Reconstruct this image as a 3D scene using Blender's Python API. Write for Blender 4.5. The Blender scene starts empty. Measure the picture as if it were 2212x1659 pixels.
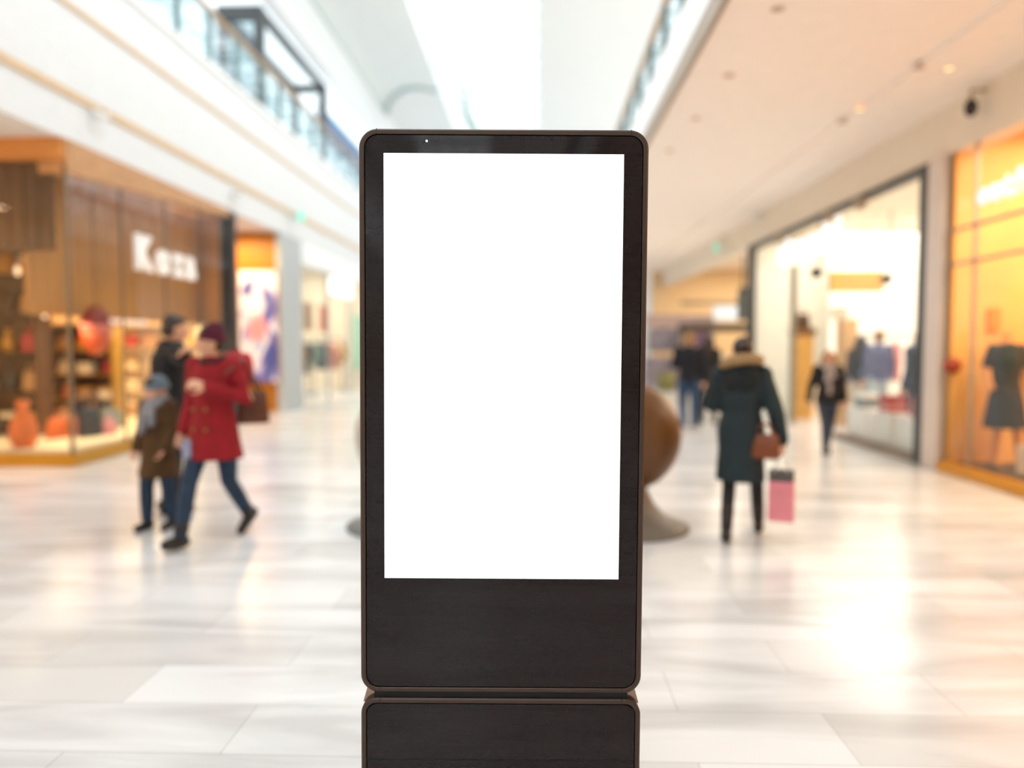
import bpy, bmesh, math, random
from mathutils import Vector, Matrix, Euler
R = math.radians
random.seed(7)
C = bpy.context.scene.collection
SC = bpy.context.scene

# ------------------------------------------------------------------ camera, world, large lights, exposure
F, CX, CY = 1660.0, 1106.0, 829.5            # focal length in pixels of the 2212 x 1659 frame
PITCH, YAW = R(2.914), R(1.861)
EYE = Vector((0, 0, 1.55))
cam_data = bpy.data.cameras.new('camera')
cam = bpy.data.objects.new('camera', cam_data); C.objects.link(cam)
cam.location = EYE
cam.rotation_euler = (R(90) - PITCH, 0, YAW)
cam_data.sensor_width = 36.0
cam_data.lens = F / 2212 * 36.0
cam_data.clip_start, cam_data.clip_end = 0.05, 300
cam_data.dof.use_dof = True
cam_data.dof.focus_distance = 2.17
cam_data.dof.aperture_fstop = 0.74
SC.camera = cam

world = bpy.data.worlds.new('sky'); SC.world = world
world.use_nodes = True
bg = world.node_tree.nodes['Background']
bg.inputs['Color'].default_value = (0.92, 0.97, 1.0, 1)
bg.inputs['Strength'].default_value = 2.5

SC.view_settings.view_transform = 'Standard'
SC.view_settings.look = 'None'
SC.view_settings.gamma = 1.0
SC.view_settings.use_curve_mapping = False
SC.view_settings.exposure = -0.42
SC.cycles.use_denoising = True
SC.cycles.max_bounces = 10
SC.cycles.diffuse_bounces = 5
SC.cycles.glossy_bounces = 4
SC.cycles.transmission_bounces = 6
SC.cycles.transparent_max_bounces = 16
SC.cycles.caustics_reflective = False
SC.cycles.caustics_refractive = False
SC.cycles.sample_clamp_indirect = 6.0

def area_light(name, loc, sx, sy, power, col, rot=(0, 0, 0)):
    d = bpy.data.lights.new(name, 'AREA'); d.shape = 'RECTANGLE'
    d.size, d.size_y, d.energy, d.color = sx, sy, power, col
    o = bpy.data.objects.new(name, d); C.objects.link(o)
    o.location = loc; o.rotation_euler = rot
    return o
# daylight over the long skylight
area_light('skylight_daylight', (-1.7, 0.5, 11.9), 4.6, 90, 5200, (0.955, 0.975, 1.0))
# daylight behind gallery walls glazed to brighten the roof; right side added to match
area_light('left_gallery_daylight', (-10.7, 0.5, 8.75), 3.2, 90, 4700, (0.97, 0.975, 1.0), (0, R(-90), 0))
area_light('right_gallery_fill', (9.8, 0.5, 8.2), 3.6, 90, 2600, (0.97, 0.975, 1.0), (0, R(90), 0))

# ------------------------------------------------------------------ pixel -> place
def ray(px, py):
    u, v = (px - CX) / F, (CY - py) / F
    d = Vector((u, math.cos(PITCH) + v * math.sin(PITCH), -math.sin(PITCH) + v * math.cos(PITCH)))
    c, s = math.cos(YAW), math.sin(YAW)
    return Vector((c * d.x - s * d.y, s * d.x + c * d.y, d.z))
def at(px, py, **k):
    (a, val), = k.items(); i = 'xyz'.index(a)
    d = ray(px, py)
    return EYE + d * ((val - EYE[i]) / d[i])

# ------------------------------------------------------------------ materials
def lin(h):
    h = h.lstrip('#'); o = []
    for i in (0, 2, 4):
        c = int(h[i:i + 2], 16) / 255
        o.append(c / 12.92 if c <= 0.04045 else ((c + 0.055) / 1.055) ** 2.4)
    return (*o, 1)
MATS = {}
def mat(name, col, rough=0.6, metal=0.0, vary=0.08, scale=6.0, stretch=(1, 1, 1), spec=0.5, emit=None, es=0.0, bump=0.0, coat=0.0):
    if name in MATS: return MATS[name]
    m = bpy.data.materials.new(name); m.use_nodes = True
    nt = m.node_tree; b = nt.nodes['Principled BSDF']
    c = lin(col) if isinstance(col, str) else (*col, 1)
    tc = nt.nodes.new('ShaderNodeTexCoord'); mp = nt.nodes.new('ShaderNodeMapping')
    mp.inputs['Scale'].default_value = stretch
    nz = nt.nodes.new('ShaderNodeTexNoise'); nz.inputs['Scale'].default_value = scale; nz.inputs['Detail'].default_value = 3
    rp = nt.nodes.new('ShaderNodeValToRGB')
    rp.color_ramp.elements[0].position, rp.color_ramp.elements[1].position = 0.3, 0.7
    rp.color_ramp.elements[0].color = tuple(x * (1 - vary) for x in c[:3]) + (1,)
    rp.color_ramp.elements[1].color = tuple(min(1, x * (1 + vary)) for x in c[:3]) + (1,)
    L = nt.links.new
    L(tc.outputs['Object'], mp.inputs['Vector']); L(mp.outputs[0], nz.inputs['Vector']); L(nz.outputs['Fac'], rp.inputs['Fac'])
    L(rp.outputs['Color'], b.inputs['Base Color'])
    b.inputs['Roughness'].default_value = rough; b.inputs['Metallic'].default_value = metal
    b.inputs['Specular IOR Level'].default_value = spec
    b.inputs['Coat Weight'].default_value = coat
    if bump:
        bp = nt.nodes.new('ShaderNodeBump'); bp.inputs['Strength'].default_value = bump; bp.inputs['Distance'].default_value = 0.01
        L(nz.outputs['Fac'], bp.inputs['Height']); L(bp.outputs['Normal'], b.inputs['Normal'])
    if emit:
        b.inputs['Emission Color'].default_value = lin(emit); b.inputs['Emission Strength'].default_value = es
    MATS[name] = m
    return m
def glass_mat(name, tint=(0.97, 0.985, 0.98), refl=0.06, grow=0.2):
    if name in MATS: return MATS[name]
    m = bpy.data.materials.new(name); m.use_nodes = True
    nt = m.node_tree; nt.nodes.remove(nt.nodes['Principled BSDF'])
    out = nt.nodes['Material Output']
    t = nt.nodes.new('ShaderNodeBsdfTransparent'); t.inputs['Color'].default_value = (*tint, 1)
    g = nt.nodes.new('ShaderNodeBsdfGlossy'); g.inputs['Roughness'].default_value = 0.02
    lw = nt.nodes.new('ShaderNodeLayerWeight'); lw.inputs['Blend'].default_value = 0.25
    ma = nt.nodes.new('ShaderNodeMath'); ma.operation = 'MULTIPLY_ADD'
    ma.inputs[1].default_value = grow; ma.inputs[2].default_value = refl; ma.use_clamp = True
    mx = nt.nodes.new('ShaderNodeMixShader')
    L = nt.links.new
    L(lw.outputs['Facing'], ma.inputs[0]); L(ma.outputs[0], mx.inputs['Fac'])
    L(t.outputs[0], mx.inputs[1]); L(g.outputs[0], mx.inputs[2]); L(mx.outputs[0], out.inputs['Surface'])
    MATS[name] = m
    return m
def floor_mat():
    m = bpy.data.materials.new('polished_marble'); m.use_nodes = True
    nt = m.node_tree; b = nt.nodes['Principled BSDF']; L = nt.links.new
    tc = nt.nodes.new('ShaderNodeTexCoord')
    br = nt.nodes.new('ShaderNodeTexBrick')
    br.inputs['Scale'].default_value = 1.0; br.inputs['Brick Width'].default_value = 1.2; br.inputs['Row Height'].default_value = 0.4
    br.inputs['Mortar Size'].default_value = 0.0025; br.inputs['Bias'].default_value = -0.35
    br.inputs['Color1'].default_value = lin('eeeff1'); br.inputs['Color2'].default_value = lin('d3d2d0'); br.inputs['Mortar'].default_value = lin('c9c9c8')
    mp = nt.nodes.new('ShaderNodeMapping'); mp.inputs['Scale'].default_value = (0.55, 2.6, 1)
    nz = nt.nodes.new('ShaderNodeTexNoise'); nz.inputs['Scale'].default_value = 1.1; nz.inputs['Detail'].default_value = 5; nz.inputs['Distortion'].default_value = 0.9
    rp = nt.nodes.new('ShaderNodeValToRGB')
    rp.color_ramp.elements[0].position = 0.34; rp.color_ramp.elements[0].color = lin('d6d5d4')
    rp.color_ramp.elements[1].position = 0.58; rp.color_ramp.elements[1].color = lin('ffffff')
    mx = nt.nodes.new('ShaderNodeMix'); mx.data_type = 'RGBA'; mx.blend_type = 'MULTIPLY'; mx.inputs['Factor'].default_value = 0.8
    L(tc.outputs['Object'], br.inputs['Vector']); L(tc.outputs['Object'], mp.inputs['Vector']); L(mp.outputs[0], nz.inputs['Vector'])
    L(nz.outputs['Fac'], rp.inputs['Fac']); L(br.outputs['Color'], mx.inputs['A']); L(rp.outputs['Color'], mx.inputs['B'])
    L(mx.outputs['Result'], b.inputs['Base Color'])
    b.inputs['Roughness'].default_value = 0.2; b.inputs['Specular IOR Level'].default_value = 0.5
    return m

WHITE = mat('white_paint', 'f7f8f8', 0.65, vary=0.02)
CEIL = mat('ceiling_paint', 'f1f4f4', 0.7, vary=0.02)
PALEGREEN = mat('pale_green_paint', 'f3f8f7', 0.7, vary=0.03)
SOFFIT = mat('soffit_paint', 'fbeee3', 0.6, vary=0.02)
BEIGE = mat('beige_paint', 'e8dac6', 0.6, vary=0.03)
TAN = mat('tan_trim', 'd8b891', 0.5, vary=0.05)
TAUPE = mat('taupe_trim', 'a2917e', 0.5, vary=0.05)
RAIL = mat('bronze_handrail', 'b8946c', 0.35, metal=0.3, vary=0.05)
DGREY = mat('dark_grey_metal', '4a4b4c', 0.4, metal=0.5, vary=0.05)
LGREY = mat('light_grey_stone', 'b9bdbd', 0.5, vary=0.06)
BLACK = mat('black_metal', '15120f', 0.4, metal=0.3, vary=0.05)
GLASS = glass_mat('clear_glass', refl=0.015, grow=0.09)
GLASSB = glass_mat('balustrade_glass', (0.68, 0.75, 0.765), 0.06)
GOLD = mat('amber_gilt_panel', 'b87410', 0.45, metal=0.0, vary=0.10, scale=2)
BRASS = mat('brass', 'b98a2f', 0.3, metal=0.8, vary=0.05)
WOOD = mat('brown_slat_wood', 'b97a34', 0.5, vary=0.25, scale=3, stretch=(1, 7, 0.25), bump=0.2)
DWOOD = mat('dark_brown_wood', '573109', 0.5, vary=0.3, scale=3, stretch=(1, 5, 0.4))
CREAM = mat('cream_plaster', 'f3e7d0', 0.6, vary=0.04)
AMBERW = mat('amber_wall', 'f2b262', 0.6, vary=0.10, scale=1.5)
SKIN = mat('skin', 'd9a283', 0.5, vary=0.05)
LIPS = mat('lips', 'a85850', 0.4)
EYEW = mat('eye_white', 'ece8e2', 0.2)
IRIS = mat('iris', '33231a', 0.2)

# ------------------------------------------------------------------ mesh helpers
def add_box(bm, x0, x1, y0, y1, z0, z1, bevel=0.0):
    r = bmesh.ops.create_cube(bm, size=1.0)
    vs = r['verts']
    for v in vs:
        v.co = Vector(((x0 + x1) / 2 + v.co.x * (x1 - x0), (y0 + y1) / 2 + v.co.y * (y1 - y0), (z0 + z1) / 2 + v.co.z * (z1 - z0)))
    if bevel:
        es = list({e for v in vs for e in v.link_edges})
        bmesh.ops.bevel(bm, geom=es, offset=bevel, segments=2, affect='EDGES', profile=0.6)
def bx(*a, bevel=0.0):
    bm = bmesh.new(); add_box(bm, *a, bevel=bevel); return bm
def frame_of(d):
    d = d.normalized()
    ref = Vector((0, 0, 1)) if abs(d.z) < 0.9 else Vector((0, 1, 0))
    a = ref.cross(d).normalized()
    return a, d.cross(a)
def add_rings(bm, rings, cap=True):
    vr = [[bm.verts.new(p) for p in r] for r in rings]
    n = len(vr[0])
    for a, b in zip(vr, vr[1:]):
        for i in range(n):
            bm.faces.new((a[i], a[(i + 1) % n], b[(i + 1) % n], b[i]))
    if cap:
        bm.faces.new(list(reversed(vr[0]))); bm.faces.new(vr[-1])
def add_tube(bm, pts, radii, seg=10, rounded=True):
    pts = [Vector(p) for p in pts]
    if not hasattr(radii, '__len__'): radii = [radii] * len(pts)
    rings = []
    n = len(pts)
    a = None
    for i, p in enumerate(pts):
        d = (pts[min(i + 1, n - 1)] - pts[max(i - 1, 0)]).normalized()
        if a is None: a, b = frame_of(d)
        else:
            a = (a - d * a.dot(d)).normalized(); b = d.cross(a)
        r = radii[i]
        def ring(c, rr): return [c + (a * math.cos(t) + b * math.sin(t)) * rr for t in (2 * math.pi * k / seg for k in range(seg))]
        if i == 0 and rounded:
            for q in (75, 45, 20): rings.append(ring(p - d * r * math.sin(R(q)), r * math.cos(R(q))))
        rings.append(ring(p, r))
        if i == n - 1 and rounded:
            for q in (20, 45, 75): rings.append(ring(p + d * r * math.sin(R(q)), r * math.cos(R(q))))
    add_rings(bm, rings)
def add_loft(bm, rings, seg=24, pw=2.0):
    """rings: (centre, rx, ry, yaw) horizontal (super)ellipses, bottom to top"""
    out = []
    for c, rx, ry, yaw in rings:
        c = Vector(c); ring = []
        for k in range(seg):
            t = 2 * math.pi * k / seg
            x = math.copysign(abs(math.cos(t)) ** (2 / pw), math.cos(t)) * rx
            y = math.copysign(abs(math.sin(t)) ** (2 / pw), math.sin(t)) * ry
            ring.append(c + Vector((x * math.cos(yaw) - y * math.sin(yaw), x * math.sin(yaw) + y * math.cos(yaw), 0)))
        out.append(ring)
    add_rings(bm, out)
def add_ball(bm, c, r, rot=None, u=20, v=12):
    r = Vector(r) if hasattr(r, '__len__') else Vector((r, r, r))
    m = Matrix.Translation(Vector(c)) @ (rot.to_4x4() if rot else Matrix()) @ Matrix.Diagonal((*r, 1))
    bmesh.ops.create_uvsphere(bm, u_segments=u, v_segments=v, radius=1, matrix=m)
def add_lathe(bm, prof, seg=32, c=(0, 0, 0)):
    c = Vector(c)
    rings = [[c + Vector((r * math.cos(2 * math.pi * k / seg), r * math.sin(2 * math.pi * k / seg), z)) for k in range(seg)] for r, z in prof]
    add_rings(bm, rings)
def add_prism(bm, poly, axis, a0, a1):
    """poly: 2-D outline; axis: the extrusion axis (0,1,2)"""
    def P(p, a):
        q = list(p); q.insert(axis, a); return Vector(q)
    add_rings(bm, [[P(p, a0) for p in poly], [P(p, a1) for p in poly]])
def rrect(x0, x1, z0, z1, r, n=8):
    o = []
    for cx, cz, s in ((x1 - r, z1 - r, 0), (x0 + r, z1 - r, 90), (x0 + r, z0 + r, 180), (x1 - r, z0 + r, 270)):
        for k in range(n + 1):
            t = R(s + 90 * k / n); o.append((cx + r * math.cos(t), cz + r * math.sin(t)))
    return o
def obj(name, bm, m, parent=None, smooth=False, loc=None):
    me = bpy.data.meshes.new(name)
    bmesh.ops.recalc_face_normals(bm, faces=bm.faces[:])
    bm.to_mesh(me); bm.free()
    o = bpy.data.objects.new(name, me); C.objects.link(o)
    for mm in (m if isinstance(m, (list, tuple)) else [m]): me.materials.append(mm)
    if smooth:
        for p in me.polygons: p.use_smooth = True
    if parent: o.parent = parent
    if loc is not None: o.location = loc
    return o
def fuse(name, bm, m, parent=None, voxel=0.01, smooth_it=3):
    """melt the overlapping closed shapes of bm into ONE continuous skin"""
    o = obj(name, bm, m, None, False)
    rm = o.modifiers.new('r', 'REMESH'); rm.mode = 'VOXEL'; rm.voxel_size = voxel
    if smooth_it:
        sm = o.modifiers.new('s', 'SMOOTH'); sm.factor = 0.5; sm.iterations = smooth_it
    dg = bpy.context.evaluated_depsgraph_get(); dg.update()
    me = bpy.data.meshes.new_from_object(o.evaluated_get(dg))
    old = o.data; o.modifiers.clear(); o.data = me; bpy.data.meshes.remove(old)
    me.name = name
    if not me.materials:
        for mm in (m if isinstance(m, (list, tuple)) else [m]): me.materials.append(mm)
    for p in me.polygons: p.use_smooth = True
    if parent: o.parent = parent
    return o
def tag(o, label, cat, group=None):
    o['label'] = label; o['category'] = cat
    if group: o['group'] = group
    return o
def thing(name, label, cat, loc=(0, 0, 0), rotz=0.0, group=None):
    o = bpy.data.objects.new(name, None); C.objects.link(o)
    o.empty_display_size = 0.1
    o.location = loc; o.rotation_euler = (0, 0, rotz)
    return tag(o, label, cat, group)
def struct(name, bm, m, parent=None, smooth=False):
    o = obj(name, bm, m, parent, smooth)
    if parent is None: o['kind'] = 'structure'
    return o
def letter_mesh(ch, size, depth, m, parent, bold=0.0):
    cu = bpy.data.curves.new('letter', 'FONT'); cu.body = ch; cu.size = size; cu.extrude = depth; cu.offset = bold
    o = bpy.data.objects.new('letter', cu); C.objects.link(o)
    dg = bpy.context.evaluated_depsgraph_get(); dg.update()
    me = bpy.data.meshes.new_from_object(o.evaluated_get(dg))
    bpy.data.objects.remove(o)
    n = bpy.data.objects.new('letter', me); C.objects.link(n); me.materials.clear(); me.materials.append(m); n.parent = parent
    return n, min(v.co.x for v in me.vertices), max(v.co.x for v in me.vertices)

# ------------------------------------------------------------------ the setting
Y0, Y1 = -45.0, 46.0
XL, XR = -5.9, 5.0
struct('floor', bx(-14, 15, Y0, Y1, -0.3, 0), floor_mat())
# upper storey slab on the left: its face is the tall white fascia, its underside the soffit
struct('wall_left_fascia', bx(-13, XL, Y0, Y1, 4.13, 6.6), mat('fascia_paint', 'e3e4e4', 0.65, vary=0.02))
struct('trim_1', bx(XL, XL + 0.035, Y0, Y1, 4.66, 4.76), TAN)
struct('trim_2', bx(XL, XL + 0.03, Y0, Y1, 5.79, 5.85), TAN)
struct('trim_3', bx(XL, XL + 0.05, Y0, Y1, 6.52, 6.62), WHITE)
struct('wall_left_gallery', bx(-10.3, -10, Y0, Y1, 6.6, 7.1), WHITE)
def gallery_window(name, x, z0, z1):
    bm = bmesh.new()
    yy = Y0
    while yy <= Y1:
        add_box(bm, x - .05, x + .05, yy - .03, yy + .03, z0, z1); yy += 2.0
    for z in (z0 + .03, (z0 + z1) / 2, z1 - .03): add_box(bm, x - .045, x + .045, Y0, Y1, z - .03, z + .03)
    w = struct(name, bm, WHITE)
    obj('pane', bx(x - .008, x + .008, Y0, Y1, z0, z1), glass_mat('skylight_glass', (0.95, 0.97, 0.975), 0.03), w)
gallery_window('window_2', -10.1, 7.1, 10.6)
struct('wall_left_bulkhead', bx(-6.2, XL, Y0, Y1, 9.25, 10.6), WHITE)
# mezzanine slab on the right with a lower strip along the shops
struct('ceiling_right_soffit', bx(1.63, 12, Y0, Y1, 4.52, 5.2), SOFFIT)
struct('ceiling_right_strip', bx(4.02, 5.3, Y0, 31, 4.47, 4.52), SOFFIT)
struct('wall_right_fascia', bx(1.59, 1.63, Y0, Y1, 4.70, 5.24), WHITE)
struct('trim_4', bx(1.57, 1.63, Y0, Y1, 4.47, 4.70), TAUPE)
struct('wall_right_bulkhead', bx(XR, XR + 0.25, Y0, 31, 3.86, 4.47), BEIGE)
struct('wall_right_gallery', bx(9, 9.3, Y0, Y1, 5.2, 6.3), WHITE)
gallery_window('added_window_3', 9.1, 6.3, 10.6)  # glazing put in only to carry the added right gallery light
# roof with the skylight slot
struct('ceiling_left', bx(-13, -3.44, Y0, Y1, 10.6, 10.9), CEIL)
struct('ceiling_right', bx(0.05, 12, Y0, Y1, 10.6, 10.9), CEIL)
struct('wall_far', bx(-14, 15, Y1, Y1 + 0.3, 0, 12), WHITE)
struct('wall_back', bx(-14, 15, Y0 - 0.3, Y0, 0, 12), WHITE)
# pale green inner ceiling panel that ends in a quarter round, with a grey tube painted as its edge shadow line
arc = [at(px, py, z=10.54) for px, py in ((831, 250), (837, 228), (852, 206), (876, 191), (905, 187), (940, 195))]
pg = [(-5.84, Y0), (-3.6, Y0)] + [(p.x, p.y) for p in reversed(arc)]
bm = bmesh.new(); add_prism(bm, pg, 2, 10.56, 10.6); struct('ceiling_left_panel', bm, PALEGREEN)
bm = bmesh.new(); add_tube(bm, [(-5.84, Y0, 10.54)] + list(arc), 0.10, 8)
struct('shadow_line_trim', bm, mat('shadow_line_grey_green', 'b4c4c0', 0.6))
# skylight glazing bars, long beams and panes
bm = bmesh.new()
y = Y0
k = 0
while y <= Y1:
    w, h = (0.12, 0.30) if k % 4 == 0 else (0.04, 0.08)
    add_box(bm, -3.44, 0.05, y - w / 2, y + w / 2, 10.78, 10.78 + h)
    y += 1.1; k += 1
for x in (-3.40, -2.57, -1.70, -0.83, 0.01): add_box(bm, x - 0.025, x + 0.025, Y0, Y1, 10.85, 10.95)
w1 = struct('window_1', bm, mat('skylight_bars', 'dfe6e7', 0.5, metal=0.2))
obj('pane', bx(-3.44, 0.05, Y0, Y1, 10.97, 10.985), glass_mat('skylight_glass', (0.95, 0.97, 0.975), 0.03), w1)
# ground-floor walls
struct('wall_left_near', bx(-6.2, XL, Y0, 4.0, 0, 4.13), CREAM)
struct('wall_left_recess', bx(-11.3, -11, 4.0, 18, 0, 4.13), CREAM)
struct('wall_left_recess_side', bx(-11.3, -6.2, 3.7, 4.0, 0, 4.13), CREAM)
struct('wall_left_far', bx(-6.2, XL, 27.2, Y1, 0, 4.13), WHITE)
struct('wall_left_gilt', bx(-11, -5.98, 17.55, 17.75, 0, 4.13), GOLD)
struct('pillar_left', bx(-5.98, -5.86, 17.5, 19.1, 0, 4.13), LGREY)
struct('wall_left_shop_back', bx(-11.3, -11, 18, 27.4, 0, 4.13), CREAM)
struct('wall_left_shop_side', bx(-11, -6.2, 27.2, 27.4, 0, 4.13), CREAM)
struct('trim_6', bx(-6.5, -6.2, 27.08, 27.2, 0.7, 2.6), mat('mint_panel', 'a9dcc0', 0.6))
struct('wall_left_shop_partition', bx(-11, -6.1, 14.75, 14.9, 0, 4.13), mat('warm_partition', 'dcbc90', 0.6, vary=0.1))
struct('wall_right_near', bx(XR, XR + 0.25, Y0, 0.5, 0, 3.86), BEIGE)
struct('wall_right_shop_ceiling', bx(XR + 0.25, 12, Y0, 18.6, 4.1, 4.52), CREAM)
struct('wall_right_shop_back', bx(11, 11.3, 0.5, 31, 0, 4.52), CREAM)
struct('wall_right_amber', bx(XR + 0.02, 11, 9.5, 9.6, 0, 4.1), AMBERW)
struct('wall_right_amber_back', bx(8.0, 8.1, 0.5, 9.5, 0, 4.1), AMBERW)
struct('pillar_right', bx(4.93, 5.3, 9.62, 9.98, 0, 3.86), mat('pillar_paint', 'dccdc2', 0.5, vary=0.03))
struct('wall_right_shop_side', bx(XR + 0.1, 11, 18.4, 18.5, 0, 4.1), mat('pale_shop_wall', 'f4efe0', 0.6, vary=0.04))
struct('wall_right_end', bx(4.6, 15, 31, 31.3, 0, 4.52), mat('sand_wall', 'e6c79a', 0.6, vary=0.06))

# ------------------------------------------------------------------ the advertising kiosk
BRZ = mat('bronze_brown_frame', '48352c', 0.42, metal=0.35, vary=0.06)
def panel_glass():
    m = bpy.data.materials.new('smoked_black_glass'); m.use_nodes = True
    nt = m.node_tree; b = nt.nodes['Principled BSDF']; L = nt.links.new
    tc = nt.nodes.new('ShaderNodeTexCoord'); mp = nt.nodes.new('ShaderNodeMapping'); mp.inputs['Scale'].default_value = (3, 1, 60)
    nz = nt.nodes.new('ShaderNodeTexNoise'); nz.inputs['Scale'].default_value = 1.6; nz.inputs['Detail'].default_value = 6
    rp = nt.nodes.new('ShaderNodeValToRGB')
    rp.color_ramp.elements[0].position = 0.35; rp.color_ramp.elements[0].color = lin('1c1212')
    rp.color_ramp.elements[1].position = 0.7; rp.color_ramp.elements[1].color = lin('221616')
    fn = nt.nodes.new('ShaderNodeTexNoise'); fn.inputs['Scale'].default_value = 420; fn.inputs['Detail'].default_value = 1
    mx = nt.nodes.new('ShaderNodeMix'); mx.data_type = 'RGBA'; mx.blend_type = 'OVERLAY'; mx.inputs['Factor'].default_value = 0.45
    L(tc.outputs['Object'], mp.inputs['Vector']); L(mp.outputs[0], nz.inputs['Vector']); L(nz.outputs['Fac'], rp.inputs['Fac'])
    L(tc.outputs['Object'], fn.inputs['Vector']); L(rp.outputs['Color'], mx.inputs['A']); L(fn.outputs['Fac'], mx.inputs['B'])
    L(mx.outputs['Result'], b.inputs['Base Color'])
    b.inputs['Roughness'].default_value = 0.03; b.inputs['Specular IOR Level'].default_value = 0.28
    return m
PGLASS = panel_glass()
h = Vector((-math.sin(YAW), math.cos(YAW), 0)); rt = Vector((math.cos(YAW), math.sin(YAW), 0))
kp = h * 2.19 + rt * -0.0357
ki = thing('advertising_kiosk', 'tall dark bronze advertising kiosk with a blank white screen in the middle of the mall', 'kiosk', (kp.x, kp.y, 0))
ki.rotation_euler = Euler((0, R(0.35), YAW), 'XYZ')
def ring_frame(name, x0, x1, z0, z1, r, w, y0, y1, parent):
    """rounded frame ring round a recessed panel, closed at the back"""
    bm = bmesh.new()
    ob = 0.004
    prof = [(rrect(x0, x1, z0, z1, r), y1), (rrect(x0, x1, z0, z1, r), y0 + ob), (rrect(x0 + ob, x1 - ob, z0 + ob, z1 - ob, r - ob), y0),
            (rrect(x0 + w - 0.002, x1 - w + 0.002, z0 + w - 0.002, z1 - w + 0.002, r - w + 0.002), y0), (rrect(x0 + w, x1 - w, z0 + w, z1 - w, r - w), y0 + 0.002),
            (rrect(x0 + w, x1 - w, z0 + w, z1 - w, r - w), y0 + 0.02)]
    add_rings(bm, [[(p[0], yy, p[1]) for p in ol] for ol, yy in prof])
    return obj(name, bm, BRZ, parent)
HW = 0.4075
up = ring_frame('screen_housing', -HW, HW, 0.537, 2.1546, 0.052, 0.0145, 0.0, 0.11, ki)
lo = ring_frame('pedestal', -HW, HW, 0.0, 0.519, 0.045, 0.0145, 0.0, 0.11, ki)
g = 0.0172
bm = bmesh.new(); add_prism(bm, rrect(-HW + g, HW - g, 0.537 + g, 2.1546 - g, 0.036), 1, 0.004, 0.012)
fg = obj('front_glass', bm, PGLASS, ki)
bm = bmesh.new(); add_prism(bm, rrect(-HW + g, HW - g, 0.03, 0.519 - g, 0.03), 1, 0.003, 0.012)
lp = obj('pedestal_panel', bm, PGLASS, ki)
obj('panel_groove', bx(-HW + g, HW - g, 0.0022, 0.006, 0.3335, 0.3358), mat('neck_black', '050404', 0.7, vary=0.02), lp)
scr = mat('white_screen', 'ffffff', 0.4, vary=0.0, emit='ffffff', es=1.25)
obj('screen', bx(-0.3383, 0.3383, 0.0025, 0.006, 0.8745, 2.0873), scr, ki)
bm = bmesh.new(); add_prism(bm, [(-0.2172 + 0.0028 * math.cos(R(a)), 2.1215 + 0.0028 * math.sin(R(a))) for a in range(0, 360, 30)], 1, 0.002, 0.006)
obj('indicator_light', bm, mat('status_led', 'ffffff', 0.3, emit='e6fff8', es=6), ki)
obj('neck', bx(-0.37, 0.37, 0.010, 0.1, 0.5, 0.56), mat('neck_black', '030202', 1.0, vary=0.02, spec=0.0), ki)
for s in (-1, 1):
    bm = bmesh.new()
    add_prism(bm, [(s * 0.366, 0.545), (s * 0.392, 0.545), (s * 0.405, 0.50), (s * 0.372, 0.50)], 1, 0.022, 0.1)
    obj('side_bracket', bm, mat('polished_bracket', '9a7f70', 0.2, metal=0.9), ki)
for x, z0, z1 in ((-0.358, 2.139, 2.1552), (0.358, 2.139, 2.1552), (-0.352, 0.5366, 0.552), (0.352, 0.5366, 0.552), (-0.352, 0.504, 0.5194), (0.352, 0.504, 0.5194)):
    obj('seam', bx(x - 0.0008, x + 0.0008, -0.0006, 0.004, z0, z1), BLACK, up if z0 > 0.53 else lo)

# ------------------------------------------------------------------ balustrades
def balustrade(name, label, x, y0, y1, step, zb, zr, side):
    t = thing(name, label, 'railing', (x, y0, zb))
    n = int((y1 - y0) / step)
    hgt = zr - zb
    for i in range(n):
        obj('glass_panel', bx(-0.008, 0.008, i * step + 0.06, (i + 1) * step - 0.06, 0.04, hgt - 0.10), GLASSB, t)
    for i in range(n + 1):
        obj('post', bx(-0.04, 0.04, i * step - 0.05, i * step + 0.05, 0, hgt - 0.02), DGREYG, t)
    bm = bmesh.new(); add_tube(bm, [(0, -0.1, hgt), (0, n * step + 0.1, hgt)], 0.055, 10); obj('handrail', bm, RAIL, t, True)
    obj('base_shoe', bx(-0.05, 0.05, -0.1, n * step + 0.1, 0, 0.05), DGREYG, t)
    return t
DGREYG = mat('grey_green_post', '7d8f8d', 0.4, metal=0.4, vary=0.05)
balustrade('balustrade', 'long glass balustrade with bronze handrail above the white fascia at the left', XL - 0.06, -20.2, 44.5, 1.27, 6.62, 7.63, 1)
balustrade('balustrade', 'glass balustrade with a bronze handrail above the taupe edged soffit at the right', 1.69, -20, 45, 1.27, 5.24, 6.05, -1)

# black framed glass box on the upper floor
t = thing('glass_lift_enclosure', 'dark framed glass enclosure standing behind the upper left railing', 'glass enclosure', (-6.2, 17, 6.6))
for yy in (0.0, 5.0):
    for xx in (-0.7, 0.12):
        obj('frame_post', bx(xx - 0.09, xx + 0.09, yy - 0.11, yy + 0.11, 0, 2.3), DGREY, t)
obj('top_beam', bx(0.04, 0.2, -0.1, 5.1, 2.14, 2.3), DGREY, t)
obj('top_beam', bx(-0.79, -0.62, -0.1, 5.1, 2.14, 2.3), DGREY, t)
obj('top_beam', bx(-0.79, 0.2, -0.12, 0.1, 2.05, 2.32), DGREY, t)
obj('top_beam', bx(-0.79, 0.2, 4.9, 5.1, 2.1, 2.3), DGREY, t)
obj('glass_pane', bx(0.11, 0.125, 0.11, 4.89, 0.02, 2.14), GLASS, t)
obj('glass_pane', bx(-0.61, 0.03, -0.01, 0.01, 0.02, 2.05), GLASSB, t)
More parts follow.
